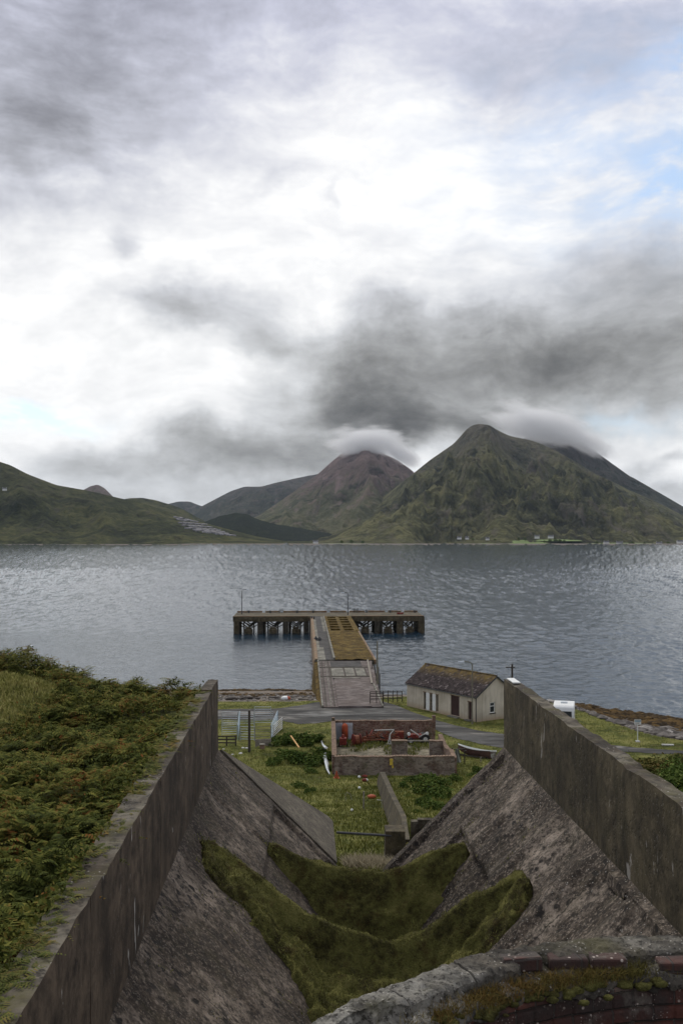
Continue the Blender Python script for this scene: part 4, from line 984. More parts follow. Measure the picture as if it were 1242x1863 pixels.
Zr_ = np.maximum(Zr_, EYE - 21.5)
tag(grid_mesh('hillside', U_*CA - V_*SA, U_*SA + V_*CA, Zr_, 'bank_ground'), kind='structure')
# ------------------------------------------------------------------ the pier
def pz(z): return EYE + z
pr = empty('pier', hp(6.5, 180, 0)); tag(pr, 'T-shaped derelict concrete pier on cross-braced piles, reaching out into the sound', 'pier')
def PB(mb, name, mat, parent=pr, **k):
    o = mb.build(name, mat, parent, **k); o.location = -Vector(pr.location) if parent is pr else o.location; return o
def hbox(mb, u0, v0, z0, u1, v1, z1): return mb.box(u0, v0, z0, u1, v1, z1, fn=hp)
V0, V1 = 243.0, 255.5; U0, U1 = -17.2, 29.6; DZ = pz(-19.75)
mb = MB(); hbox(mb, U0, V0+.5, DZ-.45, U1, V1, DZ); PB(mb, 'head_deck', 'pier_concrete')
mb = MB(); hbox(mb, U0-.05, V0, DZ-1.25, 1.2, V0+.498, DZ-.02); hbox(mb, 11.9, V0, DZ-1.25, U1+.05, V0+.498, DZ-.02); hbox(mb, 1.2, V0+.02, DZ-1.15, 11.9, V0+.498, DZ-.03)
PB(mb, 'front_beam', 'pier_concrete')
mb = MB(); hbox(mb, U0-.08, V0-.04, DZ-.015, 1.2, V0+.6, DZ+.09); PB(mb, 'edge_strip', 'pier_rusty')
mb = MB(); hbox(mb, 11.9, V0-.04, DZ-.015, U1+.08, V0+.6, DZ+.09); PB(mb, 'edge_strip', 'pier_rusty')
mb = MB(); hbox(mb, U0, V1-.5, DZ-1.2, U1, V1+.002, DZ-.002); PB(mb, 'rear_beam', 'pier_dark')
# kerb baulks along the seaward edge
x = U0 + .2
for ln in (7.2, 4.6, 12.0, 5.0, 4.8, 5.2, 4.2, 5.0):
    if x + ln > U1: break
    mb = MB(); hbox(mb, x, V1-.35, DZ+.05, x+ln-.8, V1+.05, DZ+.42); PB(mb, 'kerb_baulk', 'pier_rusty'); x += ln
mb = MB(); hbox(mb, 26.0, V1-.35, DZ+.05, 29.4, V1+.05, DZ+.42); PB(mb, 'kerb_baulk', 'pier_rusty')
def pile(mb, u, v, w, top=DZ-.46, bot=-1.5): hbox(mb, u-w/2, v-w/2, bot, u+w/2, v+w/2, top)
heads = [-16.4, -10.6, -4.4, 0.7, 12.2, 18.1, 23.6, 28.9]
for i, u in enumerate(heads):
    for j, v in enumerate((V0+.75, V0+6.2, V1-.8)):
        mb = MB(); wd = 1.35 if j == 0 else 1.1
        pile(mb, u, v, wd, DZ-1.26 if j == 0 else DZ-.46)
        if j == 0 and i in (1, 3, 5): pile(mb, u+1.15, v+.2, .45, DZ-1.26)
        if j == 0: pile(mb, u+.95, v+1.6, .4, DZ-.46)
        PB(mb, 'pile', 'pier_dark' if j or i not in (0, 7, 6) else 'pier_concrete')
for (a, b) in zip(heads[:-1], heads[1:]):
    if a == 0.7: continue
    for j, v in enumerate((V0+.8, V0+6.2, V1-.9)):
        mid = (a+b)/2; mb = MB()
        zt, zb_ = DZ-1.15, 1.35
        mb.bar(hp(a+.6, v, zt), hp(mid, v, zb_), .28, .28); mb.bar(hp(b-.6, v, zt), hp(mid, v, zb_), .28, .28)
        if j != 1:
            mb.bar(hp(a+.5, v+.7, zt-.9), hp(mid+.9, v+.7, zb_-.9), .2, .2); mb.bar(hp(b-.5, v+.7, zt-.9), hp(mid-.9, v+.7, zb_-.9), .2, .2)
        if j == 1: mb.bar(hp(mid-1.4, v, -1), hp(mid-1.4, v, DZ-.4), .3); mb.bar(hp(mid+1.1, v, -1), hp(mid+1.1, v, DZ-.4), .3)
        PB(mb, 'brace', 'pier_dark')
    mb = MB(); mid = (a+b)/2; hbox(mb, mid-1.0, V0+.4, -1, mid+1.0, V0+1.5, 1.15); hbox(mb, mid-.7, V0+.5, 1.15, mid+.7, V0+1.4, 1.55); PB(mb, 'pile_cap', 'pier_concrete', bevel=0.15)
# stem: outer piled length with open grid, then solid part, then timber ramp
SU0, SU1 = 1.7, 11.9
mb = MB(); hbox(mb, SU0+.12, 158, DZ-.5, 5.0, 243, DZ-.05); PB(mb, 'walkway_deck', 'pier_slab')
mb = MB(); hbox(mb, SU0-.02, 158.02, -1.5, SU0+.1, 243, DZ-.12); PB(mb, 'sheet_piling', 'pier_rusty')
mb = MB(); hbox(mb, SU0+.12, 158.1, DZ-.046, SU0+.62, 242.9, DZ+.10); PB(mb, 'edge_strip', 'pier_rusty')
mb = MB(); hbox(mb, SU0+1.35-.2, 176, DZ-.046, 5.0-.9, 243, DZ-.02); hbox(mb, 2.9, 205, DZ-.018, 4.1, 240, DZ-.005); PB(mb, 'grey_strip', 'pier_grey')
mb = MB(); hbox(mb, 3.55, 158.2, DZ-.044, 4.72, 205, DZ-.012); PB(mb, 'grey_strip', 'pier_grey')
mb = MB(); hbox(mb, 4.74, 158.2, DZ-.046, 5.05, 241, DZ+.30); PB(mb, 'white_kerb', 'pier_slab')
# mossy solid deck
U_, V_ = np.meshgrid(np.linspace(5.07, 11.2, 50), np.linspace(158, 206, 190))
zz = DZ - .1 + 0.22*fbm(U_*.8, V_*.5, 5) + .12
grass_ground('pier_moss', [(0.035, 0.026, 0.012), (0.085, 0.058, 0.020), (0.15, 0.100, 0.030), (0.22, 0.17, 0.06)], 0.5, (0.040, 0.045, 0.014))
o = grid_mesh('mossy_deck', U_*CA-V_*SA, U_*SA+V_*CA, zz, 'pier_moss', pr); o.location = -Vector(pr.location)
mb = MB(); hbox(mb, 5.06, 158.0, 0.6, 11.3, 206, DZ-.2); PB(mb, 'deck_core', 'pier_dark')
# open grid of beams
cols_ = [5.06, 5.75, 7.95, 8.45, 10.45, 11.2, 11.9]
mb = MB()
rows = np.linspace(206, 243, 7)
for i, v in enumerate(rows): hbox(mb, 5.06, v-(.9 if i else 0.0), DZ-.75, 11.6, v+(1.1 if i < 6 else 0.0), DZ-.04-0.002*i)
for a, b in ((5.06, 5.7), (7.7, 8.5), (10.5, 11.6)): hbox(mb, a, 206, DZ-.70, b, 243, DZ+.035)
PB(mb, 'beam_grid', 'pier_moss')
for v in np.linspace(161, 240, 14):
    for u in (SU0+.6, 6.6, 11.0):
        mb = MB(); pile(mb, u, v, .8, DZ-.8); PB(mb, 'pile', 'pier_dark')
mb = MB(); hbox(mb, 11.3, 158, DZ-.8, 11.62, 243, DZ-.06); PB(mb, 'side_beam', 'pier_rusty')
# timber root
RZ0 = pz(-20.25)
def rz(v): return float(np.interp(v, [119, 158], [pz(-20.9), pz(-19.95)]))
def slopebox(mb, u0, v0, u1, v1, lift, thick, u0b=None, u1b=None):
    u0b = u0 if u0b is None else u0b; u1b = u1 if u1b is None else u1b
    a, b = rz(v0)+lift, rz(v1)+lift
    mb.hexa([hp(u0, v0, a-thick), hp(u1, v0, a-thick), hp(u1b, v1, b-thick), hp(u0b, v1, b-thick), hp(u0, v0, a), hp(u1, v0, a), hp(u1b, v1, b), hp(u0b, v1, b)])
mb = MB(); slopebox(mb, 2.2, 120.5, 9.7, 158, 0, .5, u1b=10.9); PB(mb, 'root_deck', 'pier_timber')
mb = MB(); hbox(mb, 2.3, 120.6, -1, 9.5, 158, rz(120)-.55); PB(mb, 'root_core', 'pier_dark')
mb = MB(); mb.hexa([hp(0.6, 121, -1.5), hp(2.18, 121, -1.5), hp(2.18, 158, -1.5), hp(1.1, 158, -1.5), hp(1.75, 121, rz(121)-.5), hp(2.18, 121, rz(121)-.1), hp(2.18, 158, rz(158)-.1), hp(1.7, 158, rz(158)-.3)]); PB(mb, 'side_wall', 'pier_moss')
mb = MB(); slopebox(mb, 2.2, 120.5, 2.42, 158, .22, .3); PB(mb, 'white_kerb', 'pier_slab')
mb = MB(); slopebox(mb, 4.22, 120.4, 8.3, 140.5, .14, .40, 4.35, 7.9); PB(mb, 'ramp', 'pier_timber')
mb = MB(); slopebox(mb, 4.2, 140.52, 8.0, 141.1, .20, .3); PB(mb, 'ramp_edge', 'pier_slab')
for v in (142.6, 151.0):
    mb = MB(); slopebox(mb, 2.45, v, 9.9, v+.5, .05, .1); PB(mb, 'cross_beam', 'pier_dark')
for u in (4.0, 6.0, 7.6, 9.2):
    mb = MB(); slopebox(mb, u, 143.3, u+.14, 150.9, .04, .1); PB(mb, 'long_beam', 'pier_dark')
for k, (u0, u1) in enumerate(((4.16, 5.9), (6.2, 7.5), (7.8, 9.1))):
    mb = MB(); slopebox(mb, u0, 143.4, u1, 150.7, .03, .08); PB(mb, 'concrete_slab', 'pier_slab')
mb = MB(); slopebox(mb, 4.2, 151.7, 9.0, 157.3, .03, .08); PB(mb, 'concrete_slab', 'pier_grey')
mb = MB(); slopebox(mb, 9.3, 136.5, 9.55, 158, .18, .3, 10.1, 10.35); PB(mb, 'white_kerb', 'weathered_wood')
mb = MB(); slopebox(mb, 9.55, 120.5, 9.75, 136, .16, .3); PB(mb, 'white_kerb', 'pier_slab')
for u in (2.75, 3.35, 3.75):
    mb = MB(); slopebox(mb, u, 121, u+.13, 157.6, .05, .06, u+.05, u+.18); PB(mb, 'rail', 'pier_slab' if u > 3 and u < 3.5 else 'pier_dark')
# bollards, ladder frames and bits on the deck
for (u, v) in ((-14, 254.4), (-8.5, 254.4), (-1.6, 254.4), (2.5, 254.2), (16.2, 254.4), (22.3, 254.4), (28.6, 254.2), (1.95, 236), (2.5, 235.2)):
    mb = MB().tube([hp(u, v, DZ-.02), hp(u, v, DZ+.45), hp(u, v, DZ+.5), hp(u, v, DZ+.62)], [.22, .20, .32, .30], 10); PB(mb, 'bollard', 'dark_metal')
for (u, v, w_) in ((-6.2, 254.7, 1.0), (13.0, 254.7, 1.1)):
    mb = MB()
    for k in range(4): mb.bar(hp(u+k*w_/3, v, DZ), hp(u+k*w_/3, v, DZ+.95), .10)
    mb.bar(hp(u-.1, v, DZ+.95), hp(u+w_+.1, v, DZ+.95), .1); mb.bar(hp(u-.1, v, DZ+.6), hp(u+w_+.1, v, DZ+.6), .1); PB(mb, 'ladder_top', 'dark_metal')
for (u, v) in ((2.35, 188), (3.0, 187)):
    mb = MB(); mb.tube([hp(u, v, DZ-.03), hp(u, v, DZ+.35), hp(u+.0, v, DZ+.7)], [.35, .28, .1], 8); mb.tube([hp(u-.3, v+.2, DZ+.3), hp(u+.35, v-.1, DZ+.32)], .12, 6); PB(mb, 'bollard', 'dark_metal')
for p_ in ((24.4, 249.0),):
    mb = MB(); vs = []
    for k in range(9): mb.tube([hp(p_[0]+random.uniform(-1, .8), p_[1]+random.uniform(-.6, .6), DZ+.05), hp(p_[0]+random.uniform(-1, .8), p_[1]+random.uniform(-.6, .6), DZ+.35)], .14, 6)
    tag(mb.build('net_heap', 'red_paint', origin=hp(24.4, 249, DZ)), 'small heap of red netting lying on the right arm of the pier head', 'net')
# ladders on right side of root
for (u, v) in ((10.4, 150), (10.5, 145), (10.2, 139)):
    mb = MB(); mb.bar(hp(u, v, 0), hp(u, v, rz(v)+1.0), .12); mb.bar(hp(u+.5, v, 0), hp(u+.5, v, rz(v)+1.0), .12)
    for k in range(8): mb.bar(hp(u, v, .3+k*.5), hp(u+.5, v, .3+k*.5), .06)
    PB(mb, 'ladder', 'dark_wood')

# ------------------------------------------------------------------ poles and lamps
def lamp_post(base, h, arm, label, head=True, r=0.07, name='lamp_post', group=None, mat='lamp_metal', hdir=-1, hs=1.0):
    e = empty(name, base); tag(e, label, 'lamp post', group)
    MB().tube([(0, 0, -.3), (0, 0, h*.25), (0, 0, h)], [r*1.5, r*1.1, r*.8], 8).build('pole', mat, e)
    if arm:
        pts = [(0, 0, h-.02)] + [(hdir*arm*(1-math.cos(t)), 0, h + arm*.35*math.sin(t)) for t in (0.5, 1.0, 1.57)]
        MB().tube(pts, r*.7, 6).build('arm', mat, e)
        x = pts[-1][0]; z = pts[-1][2]
        m_ = MB(); m_.hexa([Vector((x+hdir*a_*hs, b_*hs, z+c_*hs)) for (a_, b_, c_) in ((.7, -.1, -.12), (0, -.13, -.1), (0, .13, -.1), (.7, .1, -.12), (.7, -.06, .02), (0, -.08, .08), (0, .08, .08), (.7, .06, .02))]); m_.build('lamp_head', 'galvanised', e, bevel=.02)
    return e
def pole_at(px, ybase, ytop, Y, label, arm=0.0, **k):
    b = P(px, ybase, Y); h = (ybase-ytop)/FPX*Y; return lamp_post(b, h, arm, label, **k)
pole_at(440, 1117, 1075, 250, 'thin dark lamp post on the left arm of the pier head', 1.2, hdir=1, mat='dark_metal', r=.09)
pole_at(632.5, 1121, 1080, 247, 'thin dark lamp post at the middle of the pier head', 0.8, hdir=-1, mat='dark_metal', r=.09)
pole_at(686, 1241, 1167, 137, 'tall brown bare pole on the right edge of the pier root', 0, mat='lamp_metal', r=.11, name='pole')
pole_at(51.5, 1216, 1176, 60, 'grey lamp post rising behind the bracken bank on the left', .12, hdir=1, mat='lamp_metal', r=.07, hs=.25)
# wooden fence by pier root
def rail_fence(p0, p1, h, nposts, rails, label, mat='dark_wood', name='fence', thick=.1, railt=.07):
    e = empty(name, (p0+p1)/2); tag(e, label, 'fence'); c = (p0+p1)/2
    for i in range(nposts):
        t = i/(nposts-1); p = p0.lerp(p1, t) - c; hh = h*random.uniform(.95, 1.12)
        MB().bar(p + Vector((0, 0, -.3)), p + Vector((random.uniform(-.03, .03), 0, hh)), thick).build('post', mat, e)
    for r_ in rails:
        MB().bar(p0 - c + Vector((0, -.04, r_*h)), p1 - c + Vector((0, -.04, r_*h + random.uniform(-.03, .03))), .04, railt*1.3).build('rail', mat, e)
    return e
rail_fence(P(697, 1275, 124), P(731, 1274, 125.5), 1.15, 5, (.25, .6, .95), 'dark timber rail fence at the water edge right of the pier root')
rail_fence(P(673, 1275, 122), P(696, 1275, 123), 1.15, 3, (.2, .5, .8, .97), 'short dark rail gate across the right lane of the pier root', name='gate')

# ------------------------------------------------------------------ the shed
A0 = Vector((15.2, 111.5, 3.0)); dl = Vector((-.552, .834, 0)); dg = Vector((.834, .552, 0)); L, W, EH, RH = 12.9, 5.9, 2.9, 2.0
def shp(a, b, z): return A0 + dl*a + dg*b + Vector((0, 0, z))
sh = empty('shed', shp(L/2, W/2, 0)); so = Vector(sh.location); tag(sh, 'long low cream shed with slate roof standing beside the road near the pier', 'shed')
def SB(mb, name, mat, parent=None, **k):
    o = mb.build(name, mat, parent or sh, **k)
    if parent is None: o.location = -so
    return o
def hit(px, py, a, d, n):
    """where the line of sight through a photograph pixel meets the wall plane -> (distance along, height)"""
    r = Vector(((px-621)/FPX, 1, -(py-HORIZON)/FPX)); o = Vector((0, 0, EYE)); t = (a - o).dot(n)/r.dot(n); q = o + r*t - a
    return q.dot(d), q.z
ndl = dg*-1
def crop4(x, y): return 720 + x/5.4, 1180 + y/5.4
ops = []
for (x0, y0, x1, y1) in ((270, 425, 293, 598), (330, 437, 355, 612), (391, 450, 414, 620), (537, 456, 621, 668), (706, 520, 741, 702)):
    a0, z1 = hit(*crop4(x0, y0), A0, dl, ndl); a1, z0 = hit(*crop4(x1, y1), A0, dl, ndl); ops.append((min(a0, a1), max(a0, a1), max(0.0, min(z0, .25)), min(z1, 2.62)))
ops.sort()
# front wall with openings: piers, lintels
fw = MB(); T = .25
prev = 0.0; 
def wbox(mb, a0, b0, z0, a1, b1, z1): return mb.box(a0, b0, z0, a1, b1, z1, fn=shp)
for (a0, a1, z0, z1) in ops:
    wbox(fw, prev, 0, -.3, a0, T, EH); wbox(fw, a0, 0.001, z1, a1, T-.001, EH-.001)
    if z0 > .02: wbox(fw, a0, 0.001, -.3, a1, T-.001, z0)
    prev = a1
wbox(fw, prev, 0, -.3, L, T, EH)
wbox(fw, 0, W-T, -.3, L, W, EH)
# gables (near one with window opening)
wx0, wz1 = hit(*crop4(921, 530), A0, dg, dl*-1); wx1, wz0 = hit(*crop4(971, 628), A0, dg, dl*-1)
wx0, wx1 = min(wx0, wx1), max(wx0, wx1)
wbox(fw, 0.001, T+.001, -.3, T, wx0, EH-.002); wbox(fw, 0.001, wx1, -.3, T, W-T-.001, EH-.002); wbox(fw, 0.002, wx0, -.3, T-.001, wx1, wz0); wbox(fw, 0.002, wx0, wz1, T-.001, wx1, EH-.003)
wbox(fw, L-T, T+.001, -.3, L-.001, W-T-.001, EH-.002)
for a in (0.002, L-T):
    c = [shp(a, 0.003, EH-.003), shp(a, W-.003, EH-.003), shp(a, W/2, EH+RH-.02), shp(a+T-.003, 0.003, EH-.003), shp(a+T-.003, W-.003, EH-.003), shp(a+T-.003, W/2, EH+RH-.02)]
    fw.add(c, [(0, 2, 1), (3, 4, 5), (0, 1, 4, 3), (1, 2, 5, 4), (2, 0, 3, 5)])
SB(fw, 'wall', 'harling')
rf = MB()
for s in (0, 1):
    def rp(a, t, lift):  # t 0 eave .. 1 ridge
        b = (-.18 + (W/2+.18)*t) if s == 0 else (W+.18 - (W/2+.18)*t)
        return shp(a, b, EH - .12 + (RH+.12)*t + lift)
    lo = .02; hi = .12
    rf.add([rp(-.12, 0, lo), rp(L+.12, 0, lo), rp(L+.12, 1, lo), rp(-.12, 1, lo), rp(-.12, 0, hi), rp(L+.12, 0, hi), rp(L+.12, 1, hi), rp(-.12, 1, hi)], [(0, 1, 2, 3), (7, 6, 5, 4), (0, 4, 5, 1), (1, 5, 6, 2), (2, 6, 7, 3), (3, 7, 4, 0)])
roof = SB(rf, 'roof', 'slate')
rd = MB().tube([so*0 + shp(-.12, W/2, EH+RH+.12), shp(L+.12, W/2, EH+RH+.12)], .09, 6).build('ridge_tiles', 'slate', roof)
SB(MB().tube([shp(-.15, -.22, EH-.16), shp(L+.12, -.22, EH-.16)], .06, 6), 'gutter', 'dark_metal')
SB(MB().tube([shp(-.02, -.10, EH-.16), shp(-.02, -.10, 0)], .05, 6), 'drainpipe', 'dark_metal')
SB(MB().bar(shp(-.14, -.2, EH-.14), shp(-.14, W/2, EH+RH+.0), .04, .16), 'barge_board', 'dark_metal')
SB(MB().bar(shp(-.14, W+.2, EH-.14), shp(-.14, W/2, EH+RH+.0), .04, .16), 'barge_board', 'dark_metal')
for i, (a0, a1, z0, z1) in enumerate(ops):
    wd = a1-a0
    mb = MB(); wbox(mb, a0-.12, -.012, z1-.02, a1+.12, .05, z1+.07); SB(mb, 'lintel', 'ruin_cope')
    if i == 1:
        mb = MB(); wbox(mb, a0, .10, z0, a1, .15, z1-.02)
        d_ = SB(mb, 'door', 'door_brown')
        mb = MB()
        for k in range(1, 5): wbox(mb, a0+wd*k/5-.008, .085, z0+.05, a0+wd*k/5+.008, .102, z1-.07)
        mb.build('door_batten', 'dark_wood', d_)
    elif i == 0:
        mb = MB(); wbox(mb, a0, .16, z0, a1, .2, z1-.02); SB(mb, 'door', 'door_brown')
    else:
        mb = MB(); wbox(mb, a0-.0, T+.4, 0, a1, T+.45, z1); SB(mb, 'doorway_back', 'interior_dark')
for i in (2, 3):  # white piers between the three doorways
    mb = MB(); wbox(mb, ops[i][1]+.05, -.015, ops[i][2], ops[i+1][0]-.05, .05, ops[i][3]); SB(mb, 'white_pillar', 'bright_white')
mb = MB(); wbox(mb, ops[0][0]-.15, -.5, -.1, ops[0][1]+.15, -.01, .12); SB(mb, 'step', 'pier_slab')
mb = MB(); wbox(mb, ops[1][0]-.1, -.45, -.1, ops[1][1]+.15, -.01, .14); SB(mb, 'step', 'pier_slab')
wn = MB()
for (b0, b1, z0, z1) in ((wx0, wx0+.09, wz0, wz1), (wx1-.09, wx1, wz0, wz1), (wx0+.09, wx1-.09, wz1-.09, wz1), (wx0+.09, wx1-.09, wz0, wz0+.09), (wx0+.09, wx1-.09, (wz0+wz1)/2+.12, (wz0+wz1)/2+.2)):
    wbox(wn, .06, b0, z0, .13, b1, z1)
wf = SB(wn, 'window', 'bright_white')
mb = MB(); wbox(mb, .10, wx0+.05, wz0+.05, .11, wx1-.05, wz1-.05); mb.build('pane', 'window_glass', wf)
mb = MB(); wbox(mb, -.06, wx0-.08, wz0-.1, .1, wx1+.08, wz0-.002); mb.build('sill', 'dark_wood', wf)
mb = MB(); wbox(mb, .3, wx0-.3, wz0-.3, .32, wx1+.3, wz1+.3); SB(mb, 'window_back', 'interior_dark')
b = A0 + dl*.9 - dg*1.2
lamp_post(Vector((P(858.5, 1318, 110.3).x, 110.3, 3.0)), (1318-1209)/FPX*110.3, .9, 'tall slim street lamp with curved arm in front of the shed', name='street_lamp', mat='lamp_metal', r=.07, group=None)
# utility pole behind the right wall
up_ = empty('utility_pole', P(931, 1320, 118)); tag(up_, 'dark wooden utility pole standing behind the end of the right concrete wall', 'pole')
hh = (1320-1208)/FPX*118
MB().tube([(0, 0, -.3), (0, 0, hh)], [.14, .11], 8).build('pole', 'dark_wood', up_)
MB().bar((-.75, 0, hh-.42), (.35, 0, hh-.38), .1, .12).build('crossarm', 'dark_wood', up_)
for x_ in (-.6, -.2, .2): MB().tube([(x_, 0, hh-.35), (x_, 0, hh-.2)], .04, 6).build('insulator', 'bright_white', up_)
# pale sheet lying on the right wall end
mb = MB(); mb.box(UR+.05, 28.9, ZT+.03, UR+.27, 29.8, ZT+.06, fn=hp)
tag(mb.build('painted_plate', 'bright_white', origin=hp(UR+.2, 29.3, ZT)), 'white painted plate on top of the far end of the right wall', 'plate')

# ------------------------------------------------------------------ caravan and sign
cv = empty('caravan', (24.6, 109.5, 3.0), math.radians(-14)); tag(cv, 'white touring caravan parked behind the right wall by the shore grass', 'caravan')
prof = [(-2.3, .35), (2.3, .35), (2.42, .9), (2.3, 1.6), (2.0, 2.25), (1.7, 2.5), (-1.7, 2.55), (-2.05, 2.35), (-2.3, 1.6), (-2.4, .9)]
mb = MB(); vs = [(-1.12, p[0], p[1]) for p in prof] + [(1.12, p[0], p[1]) for p in prof]; n_ = len(prof)
mb.add(vs, [tuple(range(n_))[::-1], tuple(range(n_, 2*n_))] + [(i, (i+1) % n_, n_+(i+1) % n_, n_+i) for i in range(n_)])
body = mb.build('body', 'bright_white', cv, bevel=.09)
MB().box(-.35, -.3, 2.53, .35, .4, 2.64).build('roof_vent', 'galvanised', body)
MB().box(-.85, -2.39, 1.3, .85, -2.3, 2.0).build('window', 'window_glass', cv, bevel=.03)
for s in (-1, 1):
    MB().box(s*1.13-.012, -1.6, 1.25, s*1.13+.012, -.5, 1.85).build('window', 'window_glass', cv)
    MB().tube([(s*1.0, 0, .32), (s*1.14, 0, .32)], .32, 14).build('wheel', 'black_rubber', cv)
    MB().box(s*1.1-.02, -2.44, .55, s*1.1-.25*s-.02, -2.40, .9).build('tail_light', 'red_paint', cv)
MB().box(s*1.13-.014, .8, .5, s*1.13+.014, 1.5, 2.15).build('door', 'far_white', cv)
MB().tube([(0, 2.4, .45), (0, 3.4, .42)], .05, 6).build('drawbar', 'dark_metal', cv)
sg = empty('sign', P(1159, 1349.5, 100.9)); tag(sg, 'white square sign on a thin white post in the shore grass', 'sign')
MB().tube([(0, 0, -.3), (0, 0, 1.9)], .045, 8).build('post', 'bright_white', sg)
bd = MB().box(-.34, -.05, 1.76, .34, -.02, 2.26).build('board', 'bright_white', sg)
MB().box(-.30, -.054, 2.02, .30, -.0505, 2.22).build('panel', 'pale_blue_paint', bd)
for k in range(3): MB().box(-.26, -.054, 1.82+k*.06, random.uniform(.1, .26), -.0505, 1.845+k*.06).build('line', 'ruin_cope', bd)
MB().box(-.2, -.2, -.1, .2, .2, .09).build('foot', 'white_paint', sg)
pk = P(1213, 1356, 99.2); mb = MB().bar(pk + Vector((-.55, 0, .06)), pk + Vector((.6, -.1, .06)), .3, .12)
tag(mb.build('plank', 'white_paint', origin=pk), 'white painted plank lying on the grass right of the sign', 'plank')

# ------------------------------------------------------------------ roofless ruin
ru = empty('ruined_building', (4.5, 94, 3.0)); tag(ru, 'roofless brick and stone ruin full of rusty scrap beside the road', 'ruin'); ro_ = Vector(ru.location)
def rough_wall(name, x0, y0, x1, y1, zb, zt, th, mat, cope='ruin_cope', seed=0, amp=.05, topf=None):
    a = Vector((x0, y0, 0)); b = Vector((x1, y1, 0)); d = (b-a); ln = d.length; d.normalize(); nn = Vector((-d.y, d.x, 0))*th/2
    k = max(3, int(ln/.25)); mb = MB(); vs = []
    for i in range(k+1):
        t = i/k; p = a + d*ln*t; jj = amp*(float(fbm(np.array([t*ln*1.3+seed]), np.array([0.]), 4)[0]))*1.6
        tp = zt + jj + (topf(t) if topf else 0)
        for q, z in ((p-nn, zb), (p+nn, zb), (p+nn, tp), (p-nn, tp)): vs.append(Vector((q.x, q.y, z)) - ro_)
    fs = []
    for i in range(k):
        o = i*4
        for e in range(4): fs.append((o+e, o+4+e, o+4+(e+1) % 4, o+(e+1) % 4))
    fs += [(3, 2, 1, 0), (4*k, 4*k+1, 4*k+2, 4*k+3)]
    mb.add(vs, fs); w_ = mb.build(name, mat, ru)
    if cope:
        mb = MB(); 
        for i in range(k):
            t0, t1 = i/k, (i+1)/k
            pa = a + d*ln*t0; pb = a + d*ln*(t1-.004)
            z_ = vs[i*4+2].z + ro_.z; z2 = vs[i*4+6].z + ro_.z
            nn2 = nn*1.12; h_ = .06
            mb.hexa([Vector(v) - ro_ for v in ((*(pa-nn2).xy, z_-.01), (*(pa+nn2).xy, z_-.01), (*(pb+nn2).xy, z2-.01), (*(pb-nn2).xy, z2-.01), (*(pa-nn2).xy, z_+h_), (*(pa+nn2).xy, z_+h_), (*(pb+nn2).xy, z2+h_), (*(pb-nn2).xy, z2+h_))])
        mb.build('coping', cope, w_)
    return w_
TZ = EYE - 19.05
rough_wall('back_wall', -.85, 102, 9.45, 102, 2.8, TZ, .4, 'ruin_brick', seed=3)
rough_wall('front_wall', -.62, 85.5, 9.75, 85.5, 2.6, TZ, .42, 'ruin_stone', seed=9)
rough_wall('side_wall', -.85, 101.7, -.62, 85.8, 2.7, TZ, .38, 'ruin_brick', seed=14)
rough_wall('side_wall', 9.45, 95.0, 9.8, 85.8, 2.7, TZ-.0, .36, 'ruin_brick', seed=20, topf=lambda t: -.35*abs(math.sin(t*4)))
rough_wall('partition', 4.65, 92, 6.1, 92, 2.8, TZ, .5, 'ruin_stone', seed=22)
rough_wall('partition', 8.15, 92, 9.4, 92, 2.8, TZ, .5, 'ruin_stone', seed=25)
MB().bar(Vector((6.0, 92, TZ+.0)) - ro_, Vector((8.2, 92, TZ+.0)) - ro_, .12, .1).build('lintel', 'weathered_wood', ru)
MB().bar(Vector((9.45, 102, 3)) - ro_, Vector((9.5, 101.9, TZ+.55)) - ro_, .35).build('pier_stub', 'ruin_brick', ru)
MB().bar(Vector((-.85, 102, 3)) - ro_, Vector((-.85, 101.9, TZ+.35)) - ro_, .3).build('pier_stub', 'ruin_brick', ru)
MB().box(-.6, 85.8, 3.0, 9.5, 92.0, 3.06, fn=lambda x, y, z: (x-ro_.x, y-ro_.y, z-ro_.z)).build('floor', 'ruin_floor', ru)
MB().box(-.6, 92.0, 2.9, 9.3, 101.7, 3.045, fn=lambda x, y, z: (x-ro_.x, y-ro_.y, z-ro_.z)).build('floor', 'ruin_floor', ru)

# scrap inside the ruin
def wheel(mb, c, r, w, axis=(1, 0, 0), n=14):
    c = Vector(c); a = Vector(axis).normalized(); mb.tube([c - a*w/2, c - a*w*.45, c + a*w*.45, c + a*w/2], [r*.85, r, r, r*.85], n)
t1 = empty('gas_tank', (.35, 101.2, 3.05)); tag(t1, 'upright orange-red tank standing against the back wall of the ruin', 'tank')
MB().tube([(0, 0, 0), (0, 0, 1.5), (0, 0, 1.68), (0, 0, 1.78)], [.32, .32, .22, .08], 14).build('cylinder', 'orange_plastic', t1, smooth=True)
MB().tube([(0, 0, 1.75), (0, 0, 1.9)], .05, 6).build('valve', 'dark_metal', t1)
t1 = empty('corrugated_sheet', (-.35, 101.4, 3.05)); tag(t1, 'grey corrugated sheets leaning on the ruin back wall behind the orange tank', 'sheet')
for k in range(2):
    mb = MB(); xs = np.linspace(-.25, .45, 15)
    pts0 = [(x + k*1.05, .0 + .03*(i % 2), 0) for i, x in enumerate(xs)]; pts1 = [(x + k*1.05, .2 + .03*(i % 2), 1.75) for i, x in enumerate(xs)]
    mb.add(pts0 + pts1 + [(p[0], p[1]+.01, p[2]) for p in pts0+pts1], [(i, i+1, 15+i+1, 15+i) for i in range(14)] + [(30+15+i, 30+15+i+1, 30+i+1, 30+i) for i in range(14)])
    mb.build('sheet', 'galvanised', t1)
t1 = empty('red_machine', (.15, 98.6, 3.05)); tag(t1, 'bright red engine casing on the ruin floor below the orange tank', 'machine')
